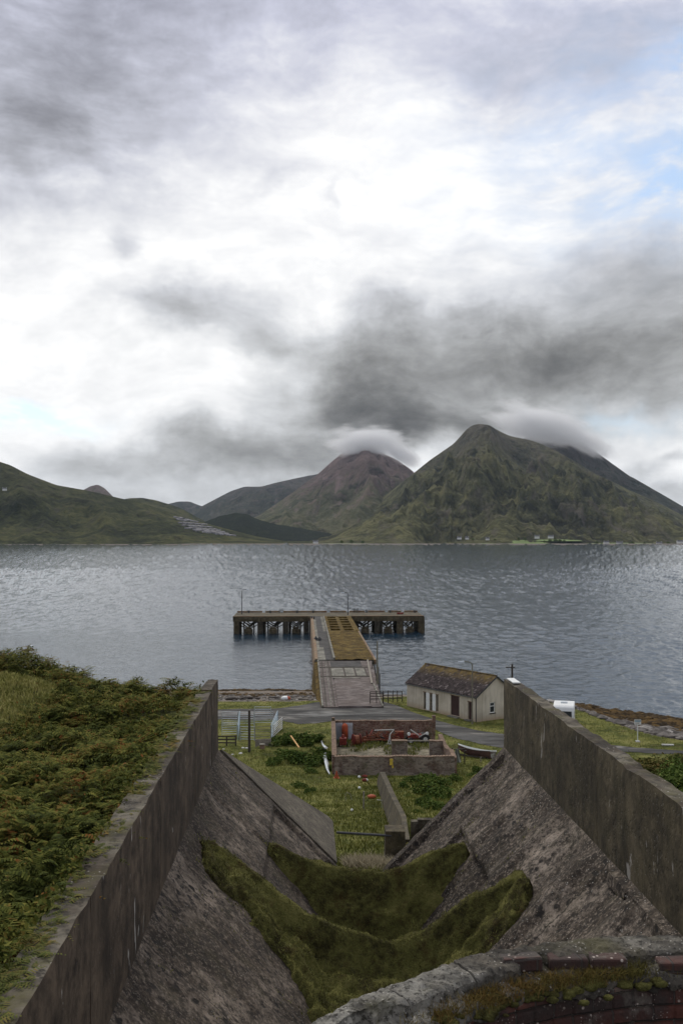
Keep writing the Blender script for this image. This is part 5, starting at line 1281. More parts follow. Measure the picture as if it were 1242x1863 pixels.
MB().box(-.35, -.4, .15, .35, .4, .85).build('casing', 'red_paint', t1, bevel=.08)
MB().tube([(.0, 0, .8), (0, 0, 1.15)], [.2, .12], 8).build('funnel', 'red_paint', t1)
for s in (-1, 1): m_ = MB(); wheel(m_, (s*.4, -.1, .22), .22, .12); m_.build('wheel', 'black_rubber', t1)
t1 = empty('winch', (1.5, 98.9, 3.05)); tag(t1, 'rusty winch with spoked drum wheel on the left of the ruin floor', 'winch')
m_ = MB(); wheel(m_, (0, 0, .55), .5, .5, (1, .3, 0), 16); m_.build('drum', 'rust', t1)
for s in (-1, 1):
    m_ = MB(); wheel(m_, (s*.33, s*.1, .55), .62, .05, (1, .3, 0), 18); m_.build('flange', 'red_paint', t1)
    MB().bar((s*.5, -.4, 0), (s*.45, 0, .6), .09).build('leg', 'rust', t1); MB().bar((s*.5, .5, 0), (s*.45, 0, .6), .09).build('leg', 'rust', t1)
def scrap_frame(x, y, w, h, mat, seed, label, name='scrap_frame', nb=9, d=1.0, rot=0):
    r = random.Random(seed); e = empty(name, (x, y, 3.05), rot); tag(e, label, 'scrap')
    for k in range(nb):
        a = Vector((r.uniform(-w/2, w/2), r.uniform(-d/2, d/2), r.uniform(.1, h*.6))); b = Vector((r.uniform(-w/2, w/2), r.uniform(-d/2, d/2), r.uniform(h*.3, h)))
        MB().bar(a, b, r.uniform(.06, .12)).build('strut', mat if r.random() < .75 else 'red_paint', e)
    for s in (-1, 1):
        MB().bar((-w/2, s*d/2, .35), (w/2, s*d/2, .45), .12).build('chassis_rail', mat, e)
        m_ = MB(); wheel(m_, (s*w*.42, -.1, .33), .33, .16, (0.3, 1, 0)); m_.build('wheel', 'black_rubber' if r.random() < .5 else 'rust', e)
    return e
scrap_frame(3.2, 100.2, 2.0, 1.4, 'rust', 3, 'tangle of thin rusty bars left of centre against the ruin back wall', nb=14)
scrap_frame(4.9, 100.3, 1.8, 1.3, 'rust', 8, 'rusty machine frame in the middle of the ruin back wall', nb=12)
t1 = empty('rusty_cabinet', (5.9, 100.9, 3.05)); tag(t1, 'plain brown rusted cabinet between the scrap frame and the tractor', 'cabinet')
MB().box(-.45, -.3, 0, .45, .3, 1.05).build('casing', 'rust', t1, bevel=.03); MB().box(-.38, -.312, .08, .38, -.302, .95).build('door', 'red_paint', t1); MB().bar((.5, -.2, .1), (1.0, -.5, .9), .12).build('lever', 'rust', t1)
t1 = empty('white_frame', (4.9, 98.9, 3.05)); tag(t1, 'thin white bent metal frame standing in front of the rusty scrap', 'frame')
for a, b in (((0, 0, .1), (-.05, .1, 1.1)), ((-.05, .1, 1.1), (.35, .2, 1.55)), ((-.05, .1, 1.1), (-.25, 0, .2)), ((-.4, 0, .15), (.3, 0, .15)), ((.35, .2, 1.55), (-1.6, .5, 1.42))): MB().bar(a, b, .08).build('tube', 'white_paint', t1)
t1 = empty('old_tractor', (7.6, 100.0, 3.05), .12); tag(t1, 'old red and white small tractor with black wheels at the right end of the ruin', 'tractor')
MB().box(-.9, -.3, .5, .5, .3, .95).build('bonnet', 'red_paint', t1, bevel=.08)
for x_, r_ in ((-.75, .34), (.75, .5)):
    for s in (-1, 1):
        m_ = MB(); wheel(m_, (x_, s*.55, r_), r_, .22, (0, 1, 0), 16); w_ = m_.build('wheel', 'black_rubber', t1); m_ = MB(); wheel(m_, (x_, s*.67, r_), r_*.45, .03, (0, 1, 0), 12); m_.build('hub', 'white_paint', w_)
for x_ in (-.95, 1.0): m_ = MB(); wheel(m_, (x_*.95, -.5, 1.05), .17, .12, (0, 1, 0)); m_.build('headlight', 'bright_white', t1)
MB().bar((-.7, -.3, 1.45), (.3, -.4, .75), .10).build('lift_arm', 'white_paint', t1); MB().bar((.1, -.4, .7), (.9, -.45, 1.05), .10).build('lift_arm', 'white_paint', t1)
MB().tube([(.2, 0, .95), (.1, 0, 1.35)], .04, 6).build('steering_column', 'dark_metal', t1); MB().box(.45, -.25, .85, .9, .25, 1.0).build('seat', 'black_rubber', t1, bevel=.05); MB().box(-.2, -.45, .62, .5, -.38, .85).build('side_plate', 'red_paint', t1)
t1 = empty('tyre_heap', (1.6, 86.9, 3.06)); tag(t1, 'black tyre and bags lying inside the front wall of the ruin', 'tyres')
m_ = MB(); m_.tube([(.45*math.cos(a), .45*math.sin(a), .15 + .08*math.sin(a)) for a in np.linspace(0, 2*PI, 17)], .14, 8); m_.build('tyre', 'black_rubber', t1)
m_ = MB(); m_.tube([(-.9+.35*math.cos(a), .35*math.sin(a), .3) for a in np.linspace(0, 2*PI, 15)], .13, 8); m_.build('tyre', 'black_rubber', t1)
MB().box(.6, -.2, 0, 1.0, .2, .35).build('box', 'door_brown', t1, bevel=.05)
t1 = empty('crate', (9.0, 87.0, 3.06)); tag(t1, 'turquoise crate in the right corner of the ruin behind the front wall', 'crate'); m_ = MB()
m_.box(-.35, -.25, 0, .35, .25, .06); [m_.box(*b_) for b_ in ((-.35, -.25, .061, -.31, .25, .5), (.31, -.25, .061, .35, .25, .5), (-.309, -.25, .061, .309, -.21, .5), (-.309, .21, .061, .309, .25, .5))]; m_.build('body', 'turquoise', t1)
mb = MB()
for k in range(26):
    p = Vector((random.uniform(-.4, 4.2), random.uniform(86.1, 86.8), 3.1)); s = random.uniform(.06, .18)
    mb.hexa([p + Vector((a*s*random.uniform(.6, 1.3), b*s*random.uniform(.6, 1.3), c)) for (a, b, c) in ((-1, -1, -.05), (1, -1, -.05), (1, 1, -.05), (-1, 1, -.05), (-.7, -.7, s), (.7, -.7, s), (.7, .7, s), (-.7, .7, s))])
tag(mb.build('rubble', 'rock', origin=(2, 86.4, 3.1)), kind='stuff')

# ------------------------------------------------------------------ dinghy
bt = empty('dinghy', P(863, 1379, 94.0), math.radians(0)); bt.scale = (1, 1.1, 1.35); tag(bt, 'small open dinghy, pale inside with dark red hull, on the grass beside the ruin', 'boat')
bt.rotation_euler = (0.20, 0.0, math.radians(146)); ln = 3.7
def hull(inset, zin, m, nm):
    K = 18; R_ = 9; vs = []
    for i in range(K+1):
        t = i/K; x = -ln/2 + ln*t
        half = (.72-inset)*max(0.0, (math.sin(PI*min(1, .28+.72*(1-t)**.0*(1-t) + 0.0)) if False else (1-(t**2.6)))**.8)*(0.86+.14*math.sin(PI*t)) + .012
        keel = .05 + .45*t**4 + zin; sheer = .58 + .22*(t-.35)**2*2.2
        for j in range(R_):
            a = -1 + 2*j/(R_-1); yy = half*math.copysign(abs(a)**.75, a); zz = keel + (sheer-keel)*abs(a)**2.4
            vs.append((x, yy, zz))
    fs = [(i*R_+j, i*R_+j+1, (i+1)*R_+j+1, (i+1)*R_+j) for i in range(K) for j in range(R_-1)]
    return vs, fs, R_, K
vs, fs, R_, K = hull(0, 0, None, None); mb = MB().add(vs, [f[::-1] for f in fs]); mb.f.append(tuple(range(R_))); h_ = mb.build('hull', 'hull_maroon', bt, smooth=False)
vs2, fs2, _, _ = hull(.05, .05, None, None); MB().add(vs2, fs2 + [tuple(range(R_))[::-1]]).build('inner_lining', 'boat_inside', bt)
g = MB()
for side in (0, R_-1): g.tube([Vector(vs[i*R_+side]) + Vector((0, 0, .02)) for i in range(K+1)], .04, 6)
g.bar(vs[0], vs[R_-1], .08); g.build('gunwale', 'bright_white', bt)
for x_ in (-1.2, -.1, .8): MB().box(x_-.12, -.55*(1-.25*(x_ > .5)), .42, x_+.12, .55*(1-.25*(x_ > .5)), .46).build('thwart', 'weathered_wood', bt)
m_ = MB(); m_.bar((-1.3, -.7, .12), (1.2, -.7, .12), .1); m_.bar((-1.3, .7, .12), (1.2, .7, .12), .1); m_.build('cradle', 'dark_wood', bt)
tw = MB(); wheel(tw, (0, 0, 0), .36, .22, (.8, .5, 0), 16); ty = tw.build('tyre', 'black_rubber', origin=None); ty.location = P(884.5, 1383, 93.0) + Vector((0, 0, .0)); tag(ty, 'black tyre standing by the stern of the dinghy', 'tyre')
mb = MB(); mb.bar((0, 0, -.3), (0, 0, .95), .07); e = mb.build('marker_post', 'weathered_wood'); e.location = P(874, 1396, 91); tag(e, 'thin pale stake in the grass in front of the dinghy stern', 'post')
# netting hung over a rail by the ruin corner
nt = empty('fishing_net', P(829, 1386, 90)); tag(nt, 'pale fishing net hung over a rail between the ruin and the dinghy', 'net')
MB().bar((-.35, 0, -.3), (-.35, 0, 1.25), .1).build('post', 'dark_wood', nt); MB().bar((.85, .6, -.3), (.85, .6, 1.1), .1).build('post', 'dark_wood', nt); MB().bar((-.4, 0, 1.15), (.9, .6, 1.05), .08).build('rail', 'dark_wood', nt)
x_, z_ = np.meshgrid(np.linspace(-.3, .45, 16), np.linspace(1.18, -.05, 16)); yy = .0 + (x_+.3)*.45 - .12 + .12*np.sin(x_*18 + z_*3) - .15*(1.2-z_); x2 = .1 + (x_-.1)*(.45 + .55*(1.2-z_))
grid_mesh('net', x2, yy, z_, 'netting', nt)

# ------------------------------------------------------------------ stock pen: hurdles, fence, post
def hurdle(p0, p1, h, label, nbars=6, mat='galvanised', lean=0.0, group='metal hurdles of the stock pen', diag=False, name='hurdle', r=.025):
    c = (p0+p1)/2; e = empty(name, c); tag(e, label, 'hurdle', group); up = Vector((0, 0, h)) + Vector((0, lean, 0))
    
    for pp in (p0, p1): MB().tube([pp-c+Vector((0, 0, -.1)), pp-c+up], r*1.2, 6).build('upright', mat, e)
    for k in range(nbars):
        t = .12 + .88*k/(nbars-1); MB().tube([p0-c+up*t, p1-c+up*t], r, 6).build('bar', mat, e)
    if diag: MB().tube([p0-c+up*.12, p1-c+up], r, 6).build('brace', mat, e)
    return e
def gp(px, Y): return Vector(((px-621)/FPX*Y, Y, 3.0))
X0 = 3.0
hurdle(gp(404, 110), gp(433, 110), 1.45, 'pale hurdle at the back left of the stock pen beside the concrete wall')
hurdle(gp(434, 110), gp(462, 110), 1.4, 'pale hurdle at the back of the pen, left of the tall arch')
hurdle(gp(463, 110.5), gp(497, 110.5), 1.4, 'pale hurdle at the back of the pen behind the tall arch')
hurdle(gp(404, 104), gp(431, 104.3), 1.35, 'grey hurdle in the middle row at the left of the pen')
hurdle(gp(437, 101.5), gp(463, 101.3), 1.45, 'grey hurdle in the front row between the dark post and the arch')
hurdle(gp(464, 101.3), gp(493, 101.5), 1.45, 'rust-tinged hurdle in the front row under the tall arch', mat='weathered_wood')
hurdle(gp(433, 101.8), gp(436, 110.0), 1.5, 'pale blue gate standing end-on in the left part of the pen', mat='pale_blue_paint', diag=True, group=None, name='gate', r=.035)
hurdle(gp(493, 101.6), gp(505, 110.0), 1.55, 'pale blue hurdle closing the right side of the pen', mat='pale_blue_paint', diag=True, group=None, r=.04)
hurdle(gp(497, 103), gp(513, 107.5), 1.2, 'white leaning hurdle outside the right side of the pen', mat='white_paint', group=None, lean=.4, r=.04)
ar = empty('arch_frame', gp(478, 101.6)); tag(ar, 'tall thin pale metal arch frame standing in the stock pen', 'frame')
aw = (493-463)/FPX*101.6/2; ah = (1349-1288)/FPX*101.6
MB().tube([(-aw, 0, -.1), (-aw, 0, ah), (aw, 0, ah), (aw, 0, -.1)], .035, 6).build('hoop', 'galvanised', ar)
MB().tube([(-aw, 0, ah-.25), (aw, 0, ah-.25)], .03, 6).build('bar', 'galvanised', ar)
rail_fence(Vector((gp(396, 99).x, 99, 2.95)), Vector((gp(429, 99).x, 99, 2.95)), 1.05, 3, (.35, .65, .95), 'dark low timber fence in front of the stock pen beside the concrete wall', thick=.13, railt=.1)
rail_fence(Vector((gp(466, 98.5).x, 98.5, 2.95)), Vector((gp(492, 98.8).x, 98.8, 2.95)), .8, 2, (.3, .55, .8), 'low brown sleeper fence at the front of the pen under the arch', mat='weathered_wood', thick=.14, railt=.18)
dp = empty('post', P(453.5, 1369, 96)); tag(dp, 'tall dark wooden post standing alone in front of the stock pen', 'post'); MB().tube([(0, 0, -.3), (0, 0, 4.1)], [.13, .11], 8).build('shaft', 'dark_wood', dp); MB().tube([(0, 0, 4.1), (0, 0, 4.16)], [.13, .06], 8).build('top', 'weathered_wood', dp)
mb = MB()
bx_ = empty('box', P(477, 1362, 97)); tag(bx_, 'small pale orange box on the grass right of the dark post', 'box'); MB().box(-.24, -.2, -.02, .24, .2, .42).build('body', 'ruin_cope', bx_, bevel=.04); MB().box(-.25, -.21, .421, .25, .21, .46).build('lid', 'pier_slab', bx_)
for (px, py, s, lab) in ((442, 1361, .3, 'white stone lying left of the dark post foot'), (449, 1361.5, .28, 'white stone at the foot of the dark post'), (407, 1363, .2, 'white stone beside the end of the left concrete wall'), (423, 1373, .25, 'rounded white stone on the grass below the pen, left of a bent one'), (438, 1371, .33, 'bent white lump on the grass below the dark post')):
    import bmesh
    bm = bmesh.new(); bmesh.ops.create_icosphere(bm, subdivisions=2, radius=s*.6)
    for v in bm.verts: v.co *= 1 + .3*mnoise.noise(v.co*5 + Vector((px, py, 0))); v.co.z *= .6
    me = bpy.data.meshes.new('stone'); bm.to_mesh(me); bm.free(); me.materials.append(MATS['white_paint']); o = bpy.data.objects.new('stone', me); col.objects.link(o)
    Yv = 96.5; 
    for _ in range(6): 
        p = P(px, py, Yv); Yv = Yv + (p.z - gz(p.x, p.y))/(-((py-HORIZON)/FPX))*-1*0.8
    o.location = P(px, py, Yv); tag(o, lab, 'stone')

# ground point under a photograph pixel on the near terrain
def GP(px, py, off=0.0):
    Ys = np.linspace(31, 150, 1200); X_ = (px-621)/FPX*Ys; zs = EYE - (py-HORIZON)/FPX*Ys; g = ground_z(X_, Ys) + off
    k = np.argmax(zs <= g); return Vector((float(X_[k]), float(Ys[k]), float(g[k])))
# plank in the bushes
a, b = P(529, 1338.5, 98.5), P(544, 1360, 92); mb = MB().bar(a, b, .14, .05); tag(mb.build('plank', 'orange_wood', origin=(a+b)/2), 'yellow-brown plank leaning in the bushes right of the pen', 'plank')
# ragged strip of pale plastic left of the ruin
pts = [(585, 1351), (588, 1357), (593, 1361), (589, 1366), (592, 1373), (591, 1381), (594, 1389), (595, 1397), (596, 1403), (600, 1410)]
vs = []; wds = [1, 3, 6, 4, 6, 5, 6, 4, 3, 1.5]
for (px, py), wd in zip(pts, wds):
    p = GP(px, py, .25); k = wd/FPX*p.y*.55; h = .12*random.random()
    vs += [p + Vector((-k, 0, h)), p + Vector((0, -.05, h+.12)), p + Vector((k, 0, h*.5))]
n_ = len(pts); fs = [(i*3+j, i*3+j+1, i*3+j+4, i*3+j+3) for i in range(n_-1) for j in range(2)]
o = MB().add(vs, fs).build('plastic_sheet', 'plastic_sheet'); sm = o.modifiers.new('thick', 'SOLIDIFY'); sm.thickness = .02; tag(o, 'ragged white plastic strip trailing down the bank left of the ruin', 'plastic strip')
# cone, floats and hoops in the grass
cn = empty('traffic_cone', GP(612, 1416)); tag(cn, 'small orange cone at the left foot of the ruin front wall', 'cone'); MB().tube([(0, 0, .04), (0, 0, .62)], [.2, .04], 10).build('cone', 'orange_plastic', cn); MB().box(-.26, -.26, -.03, .26, .26, .045).build('base', 'orange_plastic', cn)
def ball(name, px, py, r, mat, lab, cat, sc=(1, 1, 1), band=None):
    import bmesh
    e = GP(px, py); bm = bmesh.new(); bmesh.ops.create_uvsphere(bm, u_segments=14, v_segments=10, radius=r)
    for v in bm.verts: v.co.x *= sc[0]; v.co.y *= sc[1]; v.co.z *= sc[2]; v.co += v.co*0.06*mnoise.noise(v.co*6)
    me = bpy.data.meshes.new(name); bm.to_mesh(me); bm.free(); me.materials.append(MATS[mat])
    if band:
        me.materials.append(MATS[band])
        for pl in me.polygons: pl.material_index = 1 if pl.center.x > r*sc[0]*.3 else 0
    me.polygons.foreach_set('use_smooth', [True]*len(me.polygons))
    o = bpy.data.objects.new(name, me); col.objects.link(o); o.location = e + Vector((0, 0, r*sc[2]*.8)); tag(o, lab, cat); return o
ball('float', 664, 1422, .22, 'red_paint', 'red and white fishing float in the grass below the ruin wall', 'float', (1.3, .9, .7), 'white_paint')
ball('float', 663, 1415, .18, 'red_paint', 'dark red float against the foot of the ruin wall', 'float', (1.5, 1, .8))
ball('float', 653, 1416, .13, 'bright_white', 'small white float beside the dark red one at the ruin wall', 'float')
ball('orange_sack', 676, 1453, .27, 'orange_plastic', 'crumpled orange sack lying in the grass beside the retaining wall', 'sack', (1.2, 1, .6))
ball('float', 653.5, 1436, .12, 'bright_white', 'small white float alone in the middle of the grass channel', 'float')
ball('float', 640, 1476, .09, 'bright_white', 'tiny white float low in the grass near the pale hoop', 'float')
ball('float', 520, 1274, .45, 'bright_white', 'big white buoy washed up on the beach left of the pier', 'buoy', (1.4, 1, .7), 'orange_plastic')
for (x0, y0, x1, y1, lab) in ((629, 1458, 637, 1476, 'thin pale wire hoop bent in the grass'),):
    a, b = GP(x0, y0), GP(x1, y1); mb = MB().tube([a, a+Vector((-.05, 0, .45)), a+Vector((.05, 0, .62)), a+Vector((.3, -.05, .5)), a+Vector((.42, -.1, 0))], .018, 5); tag(mb.build('wire_hoop', 'weathered_wood', origin=a), 'thin pale wire hoop bent over in the grass channel', 'hoop')
p = GP(661, 1472); mb = MB().tube([p+Vector((0, 0, -.1)), p+Vector((0.02, 0, 1.1))], .05, 6); tag(mb.build('stake', 'weathered_wood', origin=p), 'upright rusty pale stake in the grass channel below the orange sack', 'stake')
p = GP(694, 1473); mb = MB().tube([p+Vector((0, 0, -.1)), p+Vector((0, 0, .6)), p+Vector((-.3, 0, .62))], .025, 6); tag(mb.build('bent_pipe', 'white_paint', origin=p), 'thin pale bent pipe at the foot of the retaining wall', 'pipe')
p = GP(765, 1392) ; e = empty('marker', P(711.5, 1386, 85.0)); tag(e, 'small yellow marker fixed to the ruin front wall above the weeds', 'marker'); MB().box(-.14, 0, -.3, .14, .06, .25).build('plate', 'yellow_paint', e, bevel=.02); MB().box(.05, .01, -.55, .2, .07, -.34).build('tab', 'yellow_paint', e)
# ------------------------------------------------------------------ vegetation
def fronds(P0, n_p, rs, length=(.45, .85), lift=(.5, 1.15), pin=9, pw=.20):
    """arching fern fronds: P0 (n,3) bases; returns verts, faces"""
    n = len(P0); az_ = rs.random(n)*2*PI; L = length[0] + (length[1]-length[0])*rs.random(n); el_ = lift[0] + (lift[1]-lift[0])*rs.random(n)
    d = np.stack([np.cos(az_), np.sin(az_), 0*az_], 1); s = np.stack([-np.sin(az_), np.cos(az_), 0*az_], 1)
    Vs = []
    for k in range(pin):
        t = (k+1.0)/(pin+0.3)
        hor = L*(np.cos(el_)*t + .35*t*t); ver = L*(np.sin(el_)*t - .55*t*t)
        c = P0 + d*hor[:, None]; c[:, 2] += ver
        wl = (L*pw*(1.15-t)*(0.55 + 0.9*min(1, t*3)))[:, None]; hw = (L*.052*(1.2-.5*t))[:, None]
        dr = np.array([0, 0, -1.0])*(.28*wl)
        for sg in (-1, 1):
            root = c; tip = c + s*sg*wl + d*wl*.35 + dr
            Vs.append(np.stack([root - d*hw, root + d*hw, tip + d*hw*.45, tip - d*hw*.45], 1))
    V = np.concatenate(Vs, 0).reshape(-1, 3)
    return V, np.arange(len(V)).reshape(-1, 4)
def blades(P0, rs, h=(.05, .12), w=.012, lean=.5):
    n = len(P0); a = rs.random(n)*2*PI; H = h[0] + (h[1]-h[0])*rs.random(n); ln_ = lean*rs.random(n)*H
    d = np.stack([np.cos(a), np.sin(a), 0*a], 1); a2 = rs.random(n)*2*PI; s = np.stack([np.cos(a2), np.sin(a2), 0*a2], 1)*w
    mid = P0 + d*(ln_*.35)[:, None]; mid[:, 2] += H*.6; tip = P0 + d*ln_[:, None]; tip[:, 2] += H
    V = np.stack([P0 - s, P0 + s, mid + s*.7, mid - s*.7], 1).reshape(-1, 3); V2 = np.stack([mid - s*.7, mid + s*.7, tip + s*.12, tip - s*.12], 1).reshape(-1, 3)
    V = np.concatenate([V, V2]); return V, np.arange(len(V)).reshape(-1, 4)
def scatter(n, u0, u1, v0, v1, rs): return u0 + (u1-u0)*rs.random(n), v0 + (v1-v0)*rs.random(n)
# bracken over the left bank
rs = np.random.default_rng(11)
Vall = []; 
U, V = scatter(16000, -17, -2.75, 6, 38, rs)
X, Y = U*CA - V*SA, U*SA + V*CA
keep = (X > -.40*Y - 1.5) & (V < bank_edge(U) + 1.5)
bare = ((U+9.6)/2.6)**2 + ((V-28.0)/4.6)**2 < 1
dens = fbm(U*.45, V*.45, 3)
keep &= ~(bare & (rs.random(len(U)) < .985)); keep &= (rs.random(len(U)) < 0.72 + .9*dens)
keep &= ~((U > -3.15) & (rs.random(len(U)) < .55)) & (U < -2.93 + .16*fbm(V*1.5, V*0, 3))
U, V = U[keep], V[keep]
rep = 6; U = np.repeat(U, rep) + rs.normal(size=len(U)*rep)*.10; V = np.repeat(V, rep) + rs.normal(size=len(V)*rep)*.10
hv = np.clip(.18 + .75*fbm(U*.9+3, V*.9, 4) , 0, .6)*np.interp(V, [25, 32], [1, 1.5])
B = np.stack([U*CA - V*SA, U*SA + V*CA, bank_z(U, V) - .02 + hv*rs.random(len(U))**.5], 1)
nearm = B[:, 1] < 20
hgt = 1.0 + .35*fbm(U*.5+3, V*.5, 3)
v1_, f1_ = fronds(B[nearm], 0, rs, (.16, .42), (.5, 1.35), 9, .25); v2_, f2_ = fronds(B[~nearm], 0, rs, (.20, .48), (.5, 1.35), 7, .27)
VV = np.concatenate([v1_, v2_]); FF = np.arange(len(VV)).reshape(-1, 4)
tag(np_mesh('bracken', VV, FF, 'bracken_leaf'), kind='stuff')
# low leafy scrub among the ferns
def leaves(P0, rs, size):
    n = len(P0); a = rs.normal(size=(n, 3)); a /= np.linalg.norm(a, axis=1)[:, None]; b = np.cross(a, rs.normal(size=(n, 3))); b /= np.linalg.norm(b, axis=1)[:, None]
    s_ = (size*(.5 + rs.random(n)))[:, None]; V = np.stack([P0 - a*s_, P0 + b*s_*.55, P0 + a*s_, P0 - b*s_*.55], 1).reshape(-1, 3); return V, np.arange(len(V)).reshape(-1, 4)
U, V = scatter(330000, -17, -2.86, 6, 38, rs); X = U*CA - V*SA; Y = U*SA + V*CA
k = (X > -.38*Y - 1) & (V < bank_edge(U) + 1.2) & ~((((U+9.6)/2.5)**2 + ((V-28.0)/4.4)**2 < 1) & (rs.random(len(U)) < .97)) & (rs.random(len(U)) < .55 + .9*fbm(U*.8+2, V*.8, 4)); U, V = U[k], V[k]
hv = np.clip(.22 + .75*fbm(U*.9+3, V*.9, 4), .05, .7)*np.interp(V, [25, 32], [1, 1.5]) + np.interp(U, [-3.2, -2.95], [0, .30])
B = np.stack([U*CA - V*SA, U*SA + V*CA, bank_z(U, V) + hv*rs.random(len(U))**.6], 1); v_, f_ = leaves(B, rs, .035); tag(np_mesh('scrub', v_, f_, 'bracken_leaf'), kind='stuff')
# grass between the bracken and on the open patch
U, V = scatter(26000, -14, -2.95, 7, 36, rs); X = U*CA-V*SA; Y = U*SA+V*CA; k = (X > -.38*Y-.5) & ((((U+9)/2.3)**2 + ((V-29)/4)**2 < 1) | (rs.random(len(U)) < .3)); U, V = U[k], V[k]
B = np.stack([U*CA-V*SA, U*SA+V*CA, bank_z(U, V)-.01], 1); v_, f_ = blades(B, rs, (.08, .22), .012, .8); tag(np_mesh('grass', v_, f_, 'grass_blade'), kind='stuff')
U, V = scatter(30000, -13, -6, 22, 34, rs); k = (((U+9.6)/2.7)**2 + ((V-28.0)/4.8)**2 < 1 + .4*fbm(U, V, 3)); U, V = U[k], V[k]; B = np.stack([U*CA-V*SA, U*SA+V*CA, bank_z(U, V)-.01], 1); v_, f_ = blades(B, rs, (.06, .2), .016, .9); tag(np_mesh('grass', v_, f_, 'pasture_blade'), kind='stuff')
# rusty fern along the coping edge
U, V = scatter(900, -3.2, -2.76, 8, 28.5, rs); k = fbm(V*1.1, V*0+4, 3) > -.12 + .5*(U+2.95); U, V = np.repeat(U[k], 4), np.repeat(V[k], 4); U = U + rs.normal(size=len(U))*.05; V = V + rs.normal(size=len(V))*.05
B = np.stack([U*CA-V*SA, U*SA+V*CA, np.where(U > -3.0, ZT-.02, bank_z(U, V)+.1)], 1); v_, f_ = fronds(B, 0, rs, (.10, .26), (.4, 1.0), 8, .22); tag(np_mesh('dead_fern', v_, f_, 'autumn_leaf'), kind='stuff')
# moss fuzz and short grass on the ridges
U, V = scatter(110000, -2.6, 6.0, 8, 31.4, rs); z_ = moss_z(U, V); k = (z_ > slope_h(U, V) - .05) & (fbm(U*2, V*2, 4) > -.25 - .3*rs.random(len(U))); U, V, z_ = U[k], V[k], z_[k]
B = np.stack([U*CA-V*SA, U*SA+V*CA, z_-.01], 1); v_, f_ = blades(B, rs, (.02, .07), .008, 1.2); tag(np_mesh('grass', v_, f_, 'moss_blade'), kind='stuff')
U, V = scatter(60000, -2.5, 6.0, 12, 30, rs); dz = moss_z(U, V) - slope_h(U, V); k = (dz > -.42 - .25*rs.random(len(U))) & (dz < .05) & (fbm(U*3, V*3, 4) > .12 - .2*np.clip(dz+.3, 0, .3)*3); U, V = U[k], V[k]
B = np.stack([U*CA-V*SA, U*SA+V*CA, slope_h(U, V)-.01], 1); v_, f_ = blades(B, rs, (.02, .07), .009, 1.4); tag(np_mesh('grass', v_, f_, 'moss_blade'), kind='stuff')
X = -.4 + 9.6*rs.random(9000); Y = 86 + 15.6*rs.random(9000); k = fbm(X*.6, Y*.6, 4) + .5*(Y > 98) - .3*(Y < 90) > .1; X, Y = X[k], Y[k]; B = np.stack([X, Y, 0*X + 3.03], 1); v_, f_ = blades(B, rs, (.1, .45), .03, .9); tag(np_mesh('weeds', v_, f_, 'grass_blade'), kind='stuff')
# grass in the field
X = -22 + 50*rs.random(120000); Y = 30.5 + 66*rs.random(120000)**1.3; k = (np.abs(X) < .30*Y + 2) & ~((X > -1.1) & (X < 10.1) & (Y > 85) & (Y < 102.5)); X, Y = X[k], Y[k]
B = np.stack([X, Y, ground_z(X, Y)-.02], 1); tall = .6 + .9*np.clip(fbm(X/2.5, Y/2.5, 3)+.3, 0, 1.2); v_, f_ = blades(B, rs, (.10, .26), .022, .9); tag(np_mesh('grass', v_, f_, 'grass_blade'), kind='stuff')
# dry grass in the channel
X = rs.normal(size=5200)*.65 + .75; Y = 34.3 + rs.normal(size=5200)*.75; k = (X > .1) & (X < 2.0) & (Y > 31.5); X, Y = X[k], Y[k]; B = np.stack([X, Y, np.maximum(ground_z(X, Y), 0)], 1); v_, f_ = blades(B, rs, (.15, .4), .012, 1.3); tag(np_mesh('dry_grass', v_, f_, 'dry_grass'), kind='stuff')
# tufts on the kiln parapet
A_ = np.concatenate([rs.normal(1.52, .03, 260), rs.normal(1.30, .03, 160), rs.normal(1.22, .012, 90), rs.normal(1.78, .05, 420), rs.normal(1.95, .06, 520), rs.normal(2.15, .08, 500), rs.random(300)*1.6+.9]); R_ = R0 - .24 + rs.normal(size=len(A_))*.04
R_ = np.where(A_ > 1.7, R_ - .02, R_)
A_ = np.repeat(A_, 3) + rs.normal(size=3*len(A_))*.02; R_ = np.repeat(R_, 3) + rs.normal(size=3*len(R_))*.02; B = np.stack([KC.x + R_*np.cos(A_), KC.y + R_*np.sin(A_), KC.z - .095 + 0*A_], 1); v_, f_ = blades(B, rs, (.015, .055), .0018, 1.6); tag(np_mesh('grass', v_, f_, 'tuft_blade'), kind='stuff')
# moss cushions on the parapet
import bmesh
A_ = np.concatenate([rs.normal(1.80, .07, 60), rs.normal(1.97, .08, 80), rs.normal(2.16, .07, 70), rs.normal(1.52, .03, 18), rs.normal(1.3, .03, 12)]); vs_, fs_ = [], []
bm = bmesh.new(); bmesh.ops.create_icosphere(bm, subdivisions=2, radius=1); iv = np.array([v.co[:] for v in bm.verts]); it = np.array([[v.index for v in f.verts] for f in bm.faces]); bm.free()
for i, a in enumerate(A_):
    r = R0 - .27 + rs.normal()*.045; s = .010 + .022*rs.random(); c = np.array([KC.x + r*math.cos(a), KC.y + r*math.sin(a), KC.z - .10 - .5*max(0, R0-.28-r)])
    q = iv*(1 + .25*rs.normal(size=(len(iv), 1))*.4)*np.array([s*1.4, s*1.1, s*.7]); vs_.append(q + c); fs_.append(it + i*len(iv))
tag(np_mesh('moss', np.concatenate(vs_), np.concatenate(fs_), 'moss_ground', smooth=True), kind='stuff')

